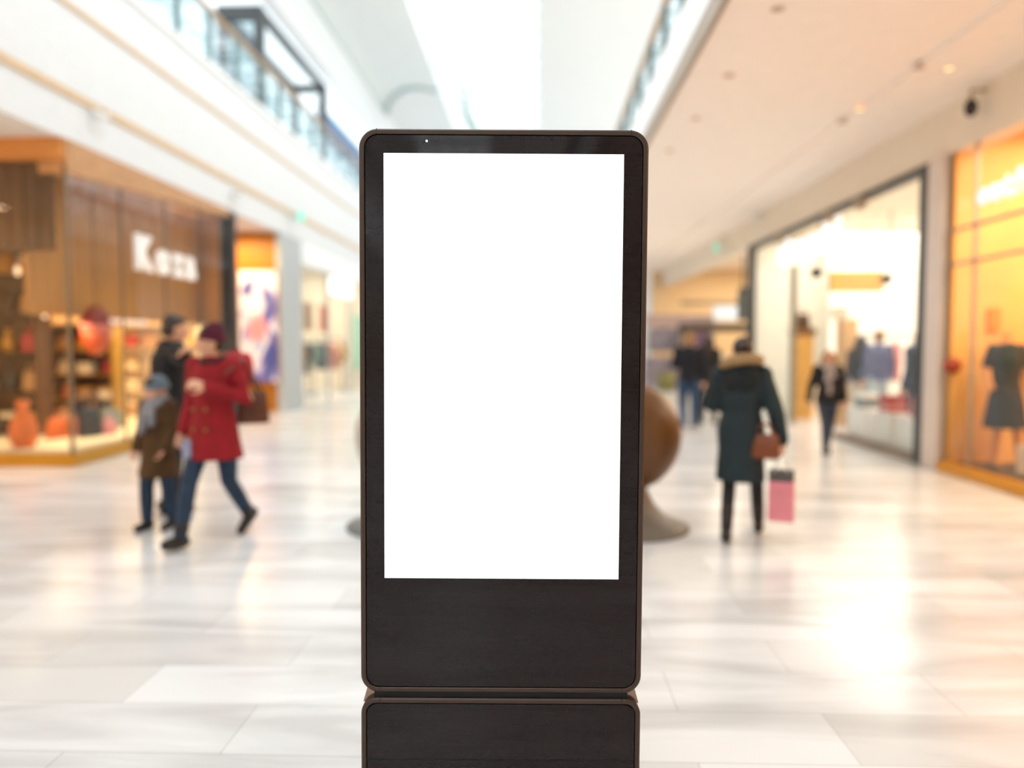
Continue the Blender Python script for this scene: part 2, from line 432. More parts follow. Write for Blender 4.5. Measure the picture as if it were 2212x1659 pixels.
# blue sign panel farther along the gallery
t = thing('sign_board', 'plain blue sign panel on the upper left floor beside the kiosk top', 'sign', (-6.3, 22.4, 6.6))
obj('panel', bx(-0.05, 0.02, 0, 5.6, 0.95, 1.9, bevel=0.01), mat('blue_sign', '2f6fa5', 0.4, vary=0.06), t)
for yy in (0.3, 5.3): obj('post', bx(-0.05, 0.0, yy - .04, yy + .04, 0, 0.96), DGREYG, t)
tag(obj('gallery_bench', bx(-6.9, -6.15, 15.4, 16.8, 6.605, 7.0, bevel=0.03), mat('blue_grey_seat', '5b7891', 0.6)), 'low blue grey block behind the upper left glass railing', 'seat')
# curved ribbon hanging under the skylight
bm = bmesh.new()
pts = [(-2.55, 26.6, 10.5), (-2.55, 27.0, 10.0), (-2.5, 27.6, 9.6), (-2.25, 28.2, 9.25), (-1.8, 28.9, 9.0), (-1.2, 29.6, 8.9), (-0.5, 30.2, 8.95)]
add_tube(bm, pts, [0.06, 0.10, 0.14, 0.16, 0.16, 0.13, 0.08], 12)
t = thing('hanging_sculpture', 'curved grey green hook shaped ribbon hanging from the skylight', 'sculpture')
obj('ribbon', bm, mat('grey_green_ribbon', 'a9bdb8', 0.5), t, True)
for i in (0, 3, 6):
    bm = bmesh.new(); add_tube(bm, [pts[i], (pts[i][0], pts[i][1], 10.9)], 0.012, 6); obj('cable', bm, LGREY, t)

# ------------------------------------------------------------------ small fittings on soffits and fascias
def downlight(p, r, lit, label):
    t = thing('downlight', label, 'ceiling light', p, 0, 'recessed downlights in the right soffit')
    bm = bmesh.new(); add_lathe(bm, [(r * 0.8, 0.0), (r * 0.8, -0.006), (r * 1.1, -0.012), (r * 1.15, -0.002), (r * 1.15, 0.0)], 20); obj('trim_ring', bm, mat('downlight_ring', 'e3cbb8', 0.4), t, True)
    bm = bmesh.new(); add_lathe(bm, [(0.001, -0.003), (r * 0.8, -0.003), (r * 0.8, 0.0), (0.001, 0.0)], 20)
    obj('lens', bm, mat('downlight_lit', 'ffe2b0', 0.4, emit='ffd9a0', es=2.0) if lit else mat('downlight_dark', 'b89c8a', 0.4), t)
for (px, py), lit, zz, lab in (((1680, 18), 0, 4.52, 'unlit recessed downlight at the top of the right soffit, nearest the camera'), ((1575, 162), 0, 4.52, 'unlit recessed downlight in the right soffit, second along the atrium edge'),
        ((1503, 255), 0, 4.52, 'unlit recessed downlight in the right soffit, third along the atrium edge'), ((1447, 325), 0, 4.52, 'unlit recessed downlight in the right soffit beside the kiosk corner'),
        ((1985, 145), 0, 4.47, 'dark recessed downlight in the warm strip, nearest the camera'), ((2050, 148), 1, 4.47, 'lit yellow downlight near the camera in the warm soffit strip'),
        ((1820, 263), 0, 4.47, 'dark recessed downlight beside the lit one half way along the warm strip'), ((1857, 236), 1, 4.47, 'lit yellow downlight half way along the warm soffit strip'),
        ((1512, 482), 0, 4.47, 'dark recessed downlight at the far end of the warm strip')):
    q = at(px, py, z=zz); downlight(q, 0.06, lit, lab)
def exit_sign(name, p, label, face):
    t = thing(name, label, 'exit sign', p)
    obj('housing', bx(-0.02, 0.02, -0.22, 0.22, -0.11, 0.11, bevel=0.006), mat('exit_housing', 'd8e8e2', 0.4), t)
    obj('bracket', bx(min(0, -face * 0.26), max(0, -face * 0.26), -0.02, 0.02, -0.02, 0.02), mat('exit_housing', 'd8e8e2'), t)
    obj('lit_panel', bx(face * 0.02, face * 0.028, -0.2, 0.2, -0.095, 0.095), mat('exit_green', '3fd8b4', 0.4, emit='46e0bc', es=0.8), t)
q = at(648, 468, x=XL + 0.24); exit_sign('exit_sign', q, 'small green exit sign on the left fascia between shop and kiosk', 1)
q = at(1548, 535, x=XR - 0.24); exit_sign('exit_sign', q, 'small green exit sign on the beige bulkhead at the right', -1)
def camera_dev(p, label, body, face, drop):
    t = thing('security_camera', label, 'security camera', p)
    bm = bmesh.new(); add_tube(bm, [(-face * 0.0, 0, 0), (face * 0.16, 0, 0.0), (face * 0.16, 0, -drop)], 0.022, 8); obj('bracket', bm, mat('camera_bracket', 'b59c7c', 0.5), t, True)
    if body == 'dome':
        bm = bmesh.new(); add_ball(bm, (face * 0.16, 0, -drop - 0.07), (0.07, 0.07, 0.10)); obj('dome', bm, mat('camera_black', '1c1712', 0.25), t, True)
    else:
        bm = bmesh.new(); add_tube(bm, [(face * 0.12, -0.16, -drop - 0.04), (face * 0.12, 0.12, -drop - 0.02)], 0.05, 12, False); obj('camera_body', bm, mat('camera_white', 'f4f6f8', 0.4), t, True)
        bm = bmesh.new(); add_tube(bm, [(face * 0.12, 0.12, -drop - 0.02), (face * 0.12, 0.15, -drop - 0.018)], 0.04, 12, False); obj('lens', bm, mat('camera_lens_grey', '6c7477', 0.3), t, True)
camera_dev(at(2130, 195, x=XR), 'black dome security camera on a bracket on the right bulkhead', 'dome', -1, 0.12)
camera_dev(at(200, 240, x=XL), 'white bullet security camera under the tan trim of the left fascia', 'bullet', 1, 0.03)
camera_dev(at(500, 418, x=XL), 'small pale security camera farther along the left fascia, past the brown shop', 'bullet', 1, 0.03)
camera_dev(at(1645, 462, x=XR), 'small tan bracket camera on the right bulkhead above the black framed shop', 'bullet', -1, 0.03)

# ------------------------------------------------------------------ left brown shop
SA0, SA1 = 9.55, 14.7
t = thing('shopfront', 'brown and gilt corner shopfront with glass windows at the left', 'shopfront', (XL, SA0, 0))
L_ = SA1 - SA0
bm = bmesh.new()   # tapering bronze canopy band along the front
add_rings(bm, [[(-0.35, 0.0, 3.70), (0.02, 0.0, 3.70), (0.02, 0.0, 4.13), (-0.35, 0.0, 4.13)], [(-0.35, L_, 4.0), (0.02, L_, 4.0), (0.02, L_, 4.13), (-0.35, L_, 4.13)]])
obj('canopy', bm, mat('bronze_canopy', 'c08c5a', 0.45, metal=0.1, vary=0.12), t)
obj('canopy', bx(-5.0, 0.0, -0.06, 0.3, 3.86, 4.13), mat('amber_canopy', 'c98745', 0.5, vary=0.1), t)
ng = 4
for i in range(ng):
    obj('window_pane', bx(-0.02, -0.008, i * L_ / ng + 0.01, (i + 1) * L_ / ng - 0.01, 0.17, 3.95), GLASS, t)
for i in range(3):
    obj('window_pane', bx(-1.6 * (i + 1) + 0.01, -1.6 * i - 0.02, 0.0, 0.012, 0.17, 3.9), GLASS, t)
obj('corner_mullion', bx(-0.035, 0.005, -0.02, 0.03, 0.15, 3.8), mat('bronze_mullion', '7a6a55', 0.4, metal=0.5), t)
for i in (1, 2, 3): obj('mullion', bx(-0.03, 0.0, i * L_ / ng - 0.012, i * L_ / ng + 0.012, 0.15, 3.95), mat('bronze_mullion', '7a6a55'), t)
for i in (1, 2): obj('mullion', bx(-1.6 * i - 0.02, -1.6 * i + 0.02, -0.01, 0.02, 0.15, 3.95), mat('bronze_mullion', '7a6a55'), t)
obj('plinth', bx(-0.10, 0.03, -0.04, L_, 0, 0.16), BRASS, t)
obj('plinth', bx(-5.0, -0.10, -0.04, 0.06, 0, 0.16), BRASS, t)
obj('end_post', bx(-0.25, 0.03, L_ - 0.05, L_ + 0.25, 0, 4.1), mat('black_brown_post', '1d1510', 0.5), t)
# interior: slatted wooden screen behind the glass, cream back wall
bm = bmesh.new()
for i in range(34): add_box(bm, -6.58, -6.53, SA0 + 0.16 + i * 0.148, SA0 + 0.16 + i * 0.148 + 0.134, 1.95, 3.98)
for i in range(3): add_box(bm, -6.52 + i * 0.148, -6.52 + i * 0.148 + 0.134, SA1 - 0.06, SA1 - 0.02, 0.25, 3.98)
tag(obj('slatted_screen', bm, WOOD), 'hanging brown slatted wood screen behind the sign in the left shop window', 'wooden screen')
bm = bmesh.new()  # added dark screen, keeps the bright interior behind the near glass out of view
for i in range(24): add_box(bm, -6.3 - i * 0.19, -6.3 - i * 0.19 + 0.17, SA0 + 0.08, SA0 + 0.13, 2.75, 4.0)
tag(obj('slatted_screen', bm, DWOOD), 'added dark slatted screen hiding the lit shop interior at the left picture edge', 'wooden screen')
struct('wall_left_shop_interior', bx(-9.6, -9.5, SA0, SA1, 0, 4.13), mat('warm_cream_wall', 'd9b98a', 0.6, vary=0.12, scale=2))
bm = bmesh.new(); add_box(bm, -8.6, -6.03, SA0 + 0.12, SA1 - 0.1, 0, 0.2, bevel=0.01)
tag(obj('window_display_platform', bm, mat('cream_platform', 'f5e2b8', 0.45, vary=0.08, scale=3)), 'low cream display platform along the window of the brown left shop', 'platform')
area_light('left_shop_light', (-7.9, 12.9, 4.05), 2.2, 3.0, 320, (1.0, 0.76, 0.44))
area_light('left_window_light', (-6.45, 12.1, 1.88), 0.4, 4.6, 70, (1.0, 0.80, 0.48))
area_light('gilt_wall_light', (-6.9, 16.6, 4.0), 1.2, 0.8, 150, (1.0, 0.70, 0.34))
area_light('recess_light', (-10.3, 6.0, 4.08), 1.0, 2.0, 260, (1.0, 0.66, 0.42))

# shop sign letters
def sign(name, text, label, p0, direction, size, m, depth=0.03, bold=0.02, gap=0.05):
    """direction +1: runs to larger y on a wall seen from +x ; -1: runs to smaller y on a wall seen from -x"""
    t = thing(name, label, 'sign', p0)
    x = 0.0
    for ch in text:
        n, a, b = letter_mesh(ch, size, depth, m, t, bold)
        n.rotation_euler = (R(90), 0, R(90) if direction > 0 else R(-90))
        n.location = (0, (x - a) * direction, 0)
        x += (b - a) + gap
    return t
sm = mat('white_sign_letters', 'f6f0ea', 0.4, emit='fff6ee', es=0.25)
q = at(285, 582, x=XL + 0.08)
sign('shop_sign', 'Koza', 'white raised letters reading Koza on the brown left shopfront', (XL + 0.06, 11.08, 2.68), 1, 0.68, sm, 0.03, 0.03, 0.11)
tag(obj('light_strip', bx(-6.75, -6.7, at(240, 690, x=-6.7).y, at(318, 690, x=-6.7).y, 1.89, 1.97), mat('lit_strip', 'ffffff', 0.4, emit='fff4ea', es=0.6)), 'short white lit strip under the wood screen inside the left shop', 'light')
# red and orange oval ornament
t = thing('hanging_ornament', 'red and orange egg shaped ornament hanging in the left shop window', 'ornament', (-6.27, 10.75, 1.76))
bm = bmesh.new(); add_lathe(bm, [(0.001, -0.36), (0.10, -0.32), (0.17, -0.2), (0.2, 0.0)], 24); obj('lower_shell', bm, mat('orange_lacquer', 'dd5a26', 0.3), t, True)
bm = bmesh.new(); add_lathe(bm, [(0.2, 0.0), (0.201, 0.04), (0.2, 0.08)], 24); obj('middle_band', bm, mat('pink_lacquer', 'e07460', 0.3), t, True)
bm = bmesh.new(); add_lathe(bm, [(0.2, 0.08), (0.17, 0.22), (0.09, 0.33), (0.001, 0.36)], 24); obj('upper_shell', bm, mat('dark_red_lacquer', '8e1c1c', 0.3), t, True)
bm = bmesh.new(); add_tube(bm, [(0, 0, 0.35), (0, 0, 2.3)], 0.006, 6); obj('cord', bm, BLACK, t)

def handbag(label, p, w, h, d, m, rz=0.0, group=None):
    t = thing('handbag', label, 'handbag', p, rz, group)
    bm = bmesh.new(); add_loft(bm, [((0, 0, 0), w * 0.48, d * 0.45, 0), ((0, 0, h * 0.08), w * 0.5, d * 0.5, 0), ((0, 0, h * 0.6), w * 0.47, d * 0.4, 0), ((0, 0, h * 0.96), w * 0.42, d * 0.18, 0), ((0, 0, h), w * 0.4, d * 0.12, 0)], 20, 4)
    obj('bag_body', bm, m, t, True)
    bm = bmesh.new(); add_tube(bm, [(w * 0.25 * math.cos(R(a)), 0, h * 0.95 + h * 0.45 * math.sin(R(a))) for a in range(0, 181, 20)], 0.011, 8); obj('handle', bm, m, t, True)
    return t
def vase(label, p, h, m, group=None, flower=None):
    t = thing('vase', label, 'vase', p, 0, group)
    bm = bmesh.new(); add_lathe(bm, [(h * .18, 0), (h * .28, h * .2), (h * .25, h * .5), (h * .1, h * .8), (h * .14, h), (h * .1, h * .98), (h * .07, h * .8)], 20); obj('vase_body', bm, m, t, True)
    return t
def giftbox(label, p, w, h, m, m2, group=None):
    t = thing('gift_box', label, 'box', p, 0, group)
    obj('box_body', bx(-w / 2, w / 2, -w / 2, w / 2, 0, h * 0.7), m, t); obj('lid', bx(-w / 2 - .006, w / 2 + .006, -w / 2 - .006, w / 2 + .006, h * 0.7, h, bevel=0.004), m2, t)
    return t
COLS = {'orange': 'd9661f', 'black': '1d1613', 'mustard': 'c08a24', 'cream': 'ead9b8', 'red': 'b3262a', 'dark brown': '4a2c14', 'pink': 'd98a8a', 'grey': '7d8486', 'tan': 'b98a55', 'teal grey': '6a8078', 'white': 'efece6'}
def cm(n): return mat('goods_' + n.replace(' ', '_'), COLS[n], 0.5, vary=0.12)
zt = 0.2
vase('tall orange vase with a cream neck at the left end of the shop window platform', (-6.75, 9.85, zt), 0.62, cm('orange'))
handbag('orange handbag lying beside the orange vase on the window platform', (-6.95, 11.0, zt), 0.55, 0.3, 0.2, cm('orange'), R(80))
handbag('large black handbag near the corner of the left window platform', (-6.6, 11.1, zt), 0.36, 0.42, 0.18, cm('black'), R(70))
handbag('small pink handbag right of the large black one on the window platform', (-6.45, 11.35, zt), 0.24, 0.24, 0.14, cm('pink'), R(75))
handbag('mustard handbag at the middle of the window platform', (-7.2, 12.3, zt), 0.36, 0.34, 0.16, cm('mustard'), R(75))
handbag('teal grey handbag below the red ornament', (-6.9, 12.2, zt), 0.4, 0.32, 0.18, cm('teal grey'), R(80))
handbag('grey handbag behind the child in the left shop window', (-6.7, 13.0, zt), 0.5, 0.3, 0.18, cm('grey'), R(85))
handbag('white handbag at the far end of the left window platform', (-6.6, 13.9, zt), 0.34, 0.32, 0.16, cm('white'), R(85))
# gilt shelf units
def shelf_unit(label, p, w, h, d, levels, m, rz=0.0, group=None):
    t = thing('shelving_unit', label, 'shelves', p, rz, group)
    for s in (-1, 1): obj('upright', bx(s * w / 2 - .025, s * w / 2 + .025, -d / 2, d / 2, 0, h), m, t)
    for i in range(levels + 1):
        z = 0.08 + i * (h - 0.1) / levels
        obj('shelf', bx(-w / 2 + .025, w / 2 - .025, -d / 2, d / 2, z - 0.02, z), m, t)
    obj('back_panel', bx(-w / 2, w / 2, d / 2 - 0.02, d / 2, 0, h), DWOOD if m is not MATS.get('cream_shelf') else CREAM, t)
    return t
GILT = mat('gilt_shelf', 'b9831c', 0.35, metal=0.2, vary=0.12)
ORD = ['first', 'second', 'third', 'fourth', 'fifth', 'sixth', 'seventh', 'eighth']
LEV = ['bottom', 'second', 'third', 'fourth', 'top']
names = ['mustard', 'dark brown', 'cream', 'tan', 'orange', 'black', 'red', 'mustard', 'cream', 'tan']
def stock(unit_name, p, w, h, levels, n, rz, grp, seed):
    rng = random.Random(seed)
    for i in range(levels):
        z = p[2] + 0.08 + i * (h - 0.1) / levels
        cl = (h - 0.1) / levels
        for k in range(n):
            x = -w / 2 + (k + 0.5) * w / n
            q = Vector((p[0] + x * math.cos(rz), p[1] + x * math.sin(rz), z))
            c = rng.choice(names); kind = rng.random()
            lab = f'{{}} on the {LEV[i]} shelf of {unit_name}, {ORD[k]} from the left'
            if kind < 0.5: handbag(lab.format(c + ' handbag'), q, w / n * 0.75, cl * 0.5, 0.16, cm(c), rz, grp)
            elif kind < 0.75: vase(lab.format(c + ' vase'), q, cl * 0.62, cm(c), grp)
            else: giftbox(lab.format(c + ' gift box'), q, w / n * 0.6, cl * 0.45, cm(c), cm(rng.choice(names)), grp)
shelf_unit('gilt shelving unit facing the corner window of the left shop', (-7.55, 12.4, 0.2), 1.35, 1.7, 0.35, 4, GILT, 0)
stock('the gilt unit', (-7.55, 12.36, 0.2), 1.35, 1.7, 4, 4, 0, 'goods on the gilt shelves', 3)
shelf_unit('tall dark shelving unit at the left edge behind the corner window', (-7.9, 11.3, 0.2), 1.0, 3.0, 0.35, 5, DWOOD, 0)
stock('the dark unit', (-7.9, 11.26, 0.2), 1.0, 3.0, 5, 3, 0, 'goods on the dark shelves', 5)
shelf_unit('cream shelving unit at the far end of the left shop', (-7.75, 14.5, 0.2), 2.7, 1.75, 0.35, 4, mat('cream_shelf', 'e6d3ac', 0.5), 0)
stock('the cream unit', (-7.75, 14.46, 0.2), 2.7, 1.75, 4, 7, 0, 'goods on the cream shelves', 8)
for i, (x, y, z) in enumerate(((-6.9, 10.0, 3.2), (-6.95, 10.6, 2.9), (-7.0, 10.2, 2.55), (-6.75, 10.5, 2.2), (-7.1, 10.9, 2.0))):
    t = thing('pendant_lamp', ('%s pendant lamp in the dark corner window of the left shop' % ['topmost', 'second highest', 'middle', 'second lowest', 'lowest'][i]), 'lamp', (x, y, z), 0, 'pendant lamps in the corner window')
    bm = bmesh.new(); add_ball(bm, (0, 0, 0), (0.035, 0.035, 0.07)); obj('bulb', bm, mat('warm_bulb', 'ffe7c8', 0.3, emit='ffdcae', es=1.6), t, True)
    bm = bmesh.new(); add_tube(bm, [(0, 0, 0.06), (0, 0, 4.14 - z)], 0.005, 6); obj('cord', bm, BLACK, t)

# poster on the gilt wall
def poster_mat():
    m = bpy.data.materials.new('abstract_poster'); m.use_nodes = True
    nt = m.node_tree; b = nt.nodes['Principled BSDF']; L = nt.links.new
    tc = nt.nodes.new('ShaderNodeTexCoord'); mp = nt.nodes.new('ShaderNodeMapping'); mp.inputs['Scale'].default_value = (1.8, 1, 0.9); mp.inputs['Location'].default_value = (3.1, 0, 1.3)
    nz = nt.nodes.new('ShaderNodeTexNoise'); nz.inputs['Scale'].default_value = 1.5; nz.inputs['Detail'].default_value = 1.5; nz.inputs['Distortion'].default_value = 0.6
    rp = nt.nodes.new('ShaderNodeValToRGB'); e = rp.color_ramp.elements
    e[0].position = 0.41; e[0].color = lin('4a5aa0'); e[1].position = 0.66; e[1].color = lin('f4f2fb')
    x = e.new(0.49); x.color = lin('8f88c4'); x = e.new(0.56); x.color = lin('e9e7f6'); x = e.new(0.75); x.color = lin('8db4df')
    # soft pink round patch in the middle
    gr = nt.nodes.new('ShaderNodeTexGradient'); gr.gradient_type = 'SPHERICAL'
    m2 = nt.nodes.new('ShaderNodeMapping'); m2.inputs['Scale'].default_value = (3.2, 3.2, 2.2)
    m2.inputs['Location'].default_value = (0.1, 0, 0.1)
    r2 = nt.nodes.new('ShaderNodeValToRGB'); r2.color_ramp.elements[0].position = 0.1; r2.color_ramp.elements[1].position = 0.5
    mx = nt.nodes.new('ShaderNodeMix'); mx.data_type = 'RGBA'; mx.inputs['B'].default_value = lin('ea9aa2')
    L(tc.outputs['Object'], mp.inputs['Vector']); L(mp.outputs[0], nz.inputs['Vector']); L(nz.outputs['Fac'], rp.inputs['Fac'])
    L(tc.outputs['Object'], m2.inputs['Vector']); L(m2.outputs[0], gr.inputs['Vector']); L(gr.outputs['Fac'], r2.inputs['Fac']); L(r2.outputs['Color'], mx.inputs['Factor'])
    L(rp.outputs['Color'], mx.inputs['A']); L(mx.outputs['Result'], b.inputs['Base Color']); L(mx.outputs['Result'], b.inputs['Emission Color'])
    b.inputs['Emission Strength'].default_value = 0.25; b.inputs['Roughness'].default_value = 0.3
    return m
pa, pb = at(520, 825, y=17.48), at(598, 585, y=17.48)
t = thing('lightbox_poster', 'tall backlit poster in blue, white and pink on the gilt wall', 'poster', ((pa.x + pb.x) / 2, 17.5, (pa.z + pb.z) / 2))
pw, ph = (pb.x - pa.x) / 2, (pb.z - pa.z) / 2
obj('poster_face', bx(-pw, pw, -0.03, -0.02, -ph, ph), poster_mat(), t)
obj('poster_frame', bx(-pw - 0.03, pw + 0.03, -0.02, 0.05, -ph - 0.03, ph + 0.03), BRASS, t)

# ------------------------------------------------------------------ left far clothes shop
t = thing('shopfront', 'pale open clothes shopfront past the grey pillar at the left', 'shopfront', (XL, 19.1, 0))
obj('header', bx(-0.1, 0.0, 0, 8.1, 3.6, 4.13), WHITE, t)
obj('window_pane', bx(-0.05, -0.035, 0.1, 2.6, 0.06, 3.6), GLASS, t)
obj('window_pane', bx(-0.05, -0.035, 5.0, 8.0, 0.06, 3.6), GLASS, t)
for y in (2.62, 4.96): obj('door_post', bx(-0.08, 0.0, y - .03, y + .03, 0, 3.6), LGREY, t)
tag(obj('shop_sign', bx(-5.95, -5.85, 20.8 + 0.9, 24.4, 3.0, 3.5, bevel=0.02), mat('white_lit_sign', 'ffffff', 0.4, emit='ffffff', es=0.9)), 'blank white lit sign board above the far left clothes shop', 'sign')
area_light('left_far_shop_light', (-8.3, 23.0, 4.05), 3.5, 7.0, 330, (1.0, 0.93, 0.80))
def garment_mesh(w, l, d):
    bm = bmesh.new()
    add_loft(bm, [((0, 0, -l), w * 0.55, d, 0), ((0, 0, -l * 0.6), w * 0.5, d * 0.9, 0), ((0, 0, -0.15), w * 0.48, d * 0.8, 0), ((0, 0, -0.06), w * 0.35, d * 0.6, 0), ((0, 0, 0), w * 0.1, d * 0.4, 0)], 16, 2.6)
    for s in (-1, 1): add_tube(bm, [(s * w * 0.42, 0, -0.10), (s * w * 0.62, 0, -0.5)], [0.055, 0.04], 8)
    return bm
def garment(label, p, w, l, m, rz, grp):
    t = thing('hanging_garment', label, 'garment', p, rz, grp)
    obj('cloth', garment_mesh(w, l, 0.05), m, t, True)
    bm = bmesh.new(); add_tube(bm, [(0, 0, -0.02), (0, 0, 0.05), (0.03, 0, 0.08), (0.02, 0, 0.12), (-0.015, 0, 0.115)], 0.006, 6); obj('hanger', bm, DGREY, t, True)
    return t
def rack(label, p, w, h, rz, n, cols, grp, where, seed):
    t = thing('clothes_rack', label, 'clothes rack', p, rz)
    for s in (-1, 1):
        bm = bmesh.new(); add_tube(bm, [(s * w / 2, 0, 0), (s * w / 2, 0, h)], 0.018, 8); obj('upright', bm, DGREY, t, True)
        obj('foot', bx(s * w / 2 - .03, s * w / 2 + .03, -0.25, 0.25, 0, 0.03), DGREY, t)
    bm = bmesh.new(); add_tube(bm, [(-w / 2, 0, h), (w / 2, 0, h)], 0.018, 8); obj('rail', bm, DGREY, t, True)
    rng = random.Random(seed)
    for k in range(n):
        x = -w / 2 + (k + 0.6) * (w / (n + 0.2))
        q = (p[0] + x * math.cos(rz), p[1] + x * math.sin(rz), p[2] + h - 0.12)
        c = cols[k % len(cols)]
        garment(f'{c} garment on {where}, {ORD[k]} from the left', q, 0.42, rng.uniform(0.7, 1.05), cm(c), rz + R(78), grp)
rack('clothes rack by the window of the far left clothes shop', (-6.9, 20.4, 0), 1.7, 1.75, R(80), 6, ['tan', 'grey', 'dark brown', 'cream', 'grey', 'pink'], 'garments on the near left rack', 'the window rack of the far left shop', 1)
rack('clothes rack at the middle of the far left clothes shop', (-7.4, 22.9, 0), 1.7, 1.75, R(70), 6, ['dark brown', 'pink', 'cream', 'teal grey', 'mustard', 'black'], 'garments on the middle left rack', 'the middle rack of the far left shop', 2)
rack('clothes rack at the far end of the far left clothes shop', (-7.0, 25.6, 0), 1.9, 1.75, R(75), 6, ['teal grey', 'black', 'tan', 'pink', 'cream', 'mustard'], 'garments on the end left rack', 'the end rack of the far left shop', 3)
for i, (y, c) in enumerate(((20.3, 'cream'), (21.7, 'tan'), (23.3, 'orange'))):
    q = (-6.5, y, 2.35)
    t = thing('hanging_picture', f'{c} picture panel hanging in the far left clothes shop', 'picture', q)
    obj('picture_board', bx(-.02, .02, -.4, .4, -.4, .4, bevel=.01), cm(c), t)
    for d_ in (-.3, .3):
        bm = bmesh.new(); add_tube(bm, [(0, d_, .39), (0, d_, 1.8)], .005, 6); obj('cord', bm, DGREY, t)

# ------------------------------------------------------------------ right black framed shop
FR = mat('black_frame', '3d3c3b', 0.4, metal=0.4, vary=0.05)
t = thing('shopfront', 'bright shopfront with a dark grey frame at the right', 'shopfront', (XR, 10.0, 0))
obj('frame_post', bx(-0.04, 0.12, 0.0, 0.26, 0, 3.86), FR, t)
obj('frame_post', bx(-0.04, 0.12, 8.25, 8.45, 0, 3.86), FR, t)
obj('top_rail', bx(-0.04, 0.12, 0.26, 8.25, 3.76, 3.86), FR, t)
obj('bottom_rail', bx(-0.03, 0.08, 0.26, 3.0, 0, 0.10), mat('bronze_sill', '8d7a66', 0.4, metal=0.4), t)
obj('frame_post', bx(0.0, 0.08, 5.25, 5.42, 0, 3.1), mat('olive_grey_post', '8a8370', 0.4, metal=0.3), t)
obj('window_pane', bx(0.03, 0.045, 0.26, 2.98, 0.1, 3.76), GLASS, t)
obj('window_pane', bx(0.03, 0.045, 5.42, 8.25, 0.02, 3.76), GLASS, t)
for i, y in enumerate((2.0, 3.3, 5.9)):
    obj('spot_head', bx(-0.14, -0.02, y - 0.12, y + 0.12, 3.62, 3.78, bevel=0.02), mat('taupe_trim', 'a2917e'), t)
area_light('right_shop_light', (7.4, 14.2, 4.02), 4.0, 7.4, 560, (1.0, 0.945, 0.85))
ls = mat('pale_blue_sign_letters', 'e9f1fb', 0.4, emit='eaf3ff', es=0.9)
# the lettering here is out of focus and unreadable: a row of rounded raised marks of the same size
t = thing('shop_sign', 'pale blue lit raised lettering too blurred to read over the black framed shop', 'sign', (XR - 0.10, 15.8, 3.12))
yy = 0.0
for kind in 'obcoobl':
    bm = bmesh.new()
    if kind == 'l':
        add_box(bm, -0.03, 0.03, yy - 0.14, yy, 0, 0.52, bevel=0.01); yy -= 0.22
    else:
        a0, a1 = (0, 360) if kind != 'c' else (50, 310)
        pts = [(0, yy - 0.2 + 0.15 * math.cos(R(a)), 0.2 + 0.15 * math.sin(R(a))) for a in range(a0, a1 + 1, 20)]
        add_tube(bm, pts, 0.06, 8)
        if kind == 'b': add_box(bm, -0.03, 0.03, yy - 0.07, yy + 0.03, 0, 0.5, bevel=0.01)
        yy -= 0.49
    obj('letter', bm, ls, t)
# interior of the right shop
struct('wall_right_white_feature', bx(6.5, 9.8, 17.35, 17.5, 0, 4.1), mat('bright_white_wall', 'fdfaf3', 0.6, vary=0.01))
pa, pb = at(1795, 630, y=15.4), at(1912, 585, y=15.4)
t = thing('hanging_sign_box', 'ochre rectangular box sign hanging inside the bright right shop', 'panel', (pa.x, 15.4, pa.z))
obj('box_panel', bx(0, pb.x - pa.x, 0, 0.15, 0, pb.z - pa.z, bevel=0.02), mat('ochre_box', 'cf9f52', 0.5, vary=0.06), t)
for d_ in (0.15, pb.x - pa.x - 0.15):
    bm = bmesh.new(); add_tube(bm, [(d_, 0.07, pb.z - pa.z - 0.01), (d_, 0.07, 4.12 - pa.z)], 0.008, 6); obj('rod', bm, LGREY, t)
for i, (px, py, lab) in enumerate(((1770, 588, 'left of the ochre panel'), (1922, 602, 'right of the ochre panel'))):
    q = at(px, py, y=15.0)
    t = thing('spotlight', 'round black spotlight %s in the right shop' % lab, 'spotlight', q)
    bm = bmesh.new(); add_tube(bm, [(0, 0, 0), (-0.12, -0.05, -0.02)], [0.09, 0.10], 14, False); obj('lamp_head', bm, BLACK, t, True)
    bm = bmesh.new(); add_tube(bm, [(0, 0, 0.05), (0, 0, 4.12 - q.z)], 0.015, 8); obj('stem', bm, FR, t, True)
# amber columns of shelves at the doorway
q = at(1712, 950, x=5.5)
t = thing('display_column', 'narrow amber display column just inside the right shop doorway', 'display stand', (5.55, 16.3, 0))
obj('column_body', bx(-0.18, 0.18, -0.18, 0.18, 0, 1.75), mat('amber_column', 'c89a52', 0.5, vary=0.2), t)
obj('column_cap', bx(-0.22, 0.22, -0.22, 0.22, 1.75, 1.9, bevel=0.02), mat('brown_cap', '6e4c22', 0.5), t)
handbag('dark brown handbag on top of the amber display column', (5.55, 16.3, 1.9), 0.3, 0.3, 0.15, cm('dark brown'))
t = thing('counter', 'pale cream counter behind the woman in the right shop doorway', 'counter', (5.9, 17.0, 0))
obj('counter_body', bx(-0.1, 0.9, -0.3, 0.3, 0, 0.95), CREAM, t); obj('counter_top', bx(-0.13, 0.93, -0.33, 0.33, 0.95, 1.0, bevel=0.01), WHITE, t)
plc = mat('white_plinth', 'f7f2ec', 0.5, vary=0.02)
for i, (y, h_, lab) in enumerate(((10.75, 0.55, 'nearest the black post'), (11.6, 0.55, 'in the middle of the three'), (12.45, 0.55, 'nearest the doorway'))):
    tag(obj('display_plinth', bx(5.12, 5.5, y - 0.36, y + 0.36, 0, h_, bevel=0.01), plc), 'white display plinth in the right shop window, ' + lab, 'plinth', 'window plinths of the right shop')
handbag('pink handbag on the plinth nearest the black post', (5.3, 10.75, 0.55), 0.4, 0.34, 0.2, cm('pink'), R(90))
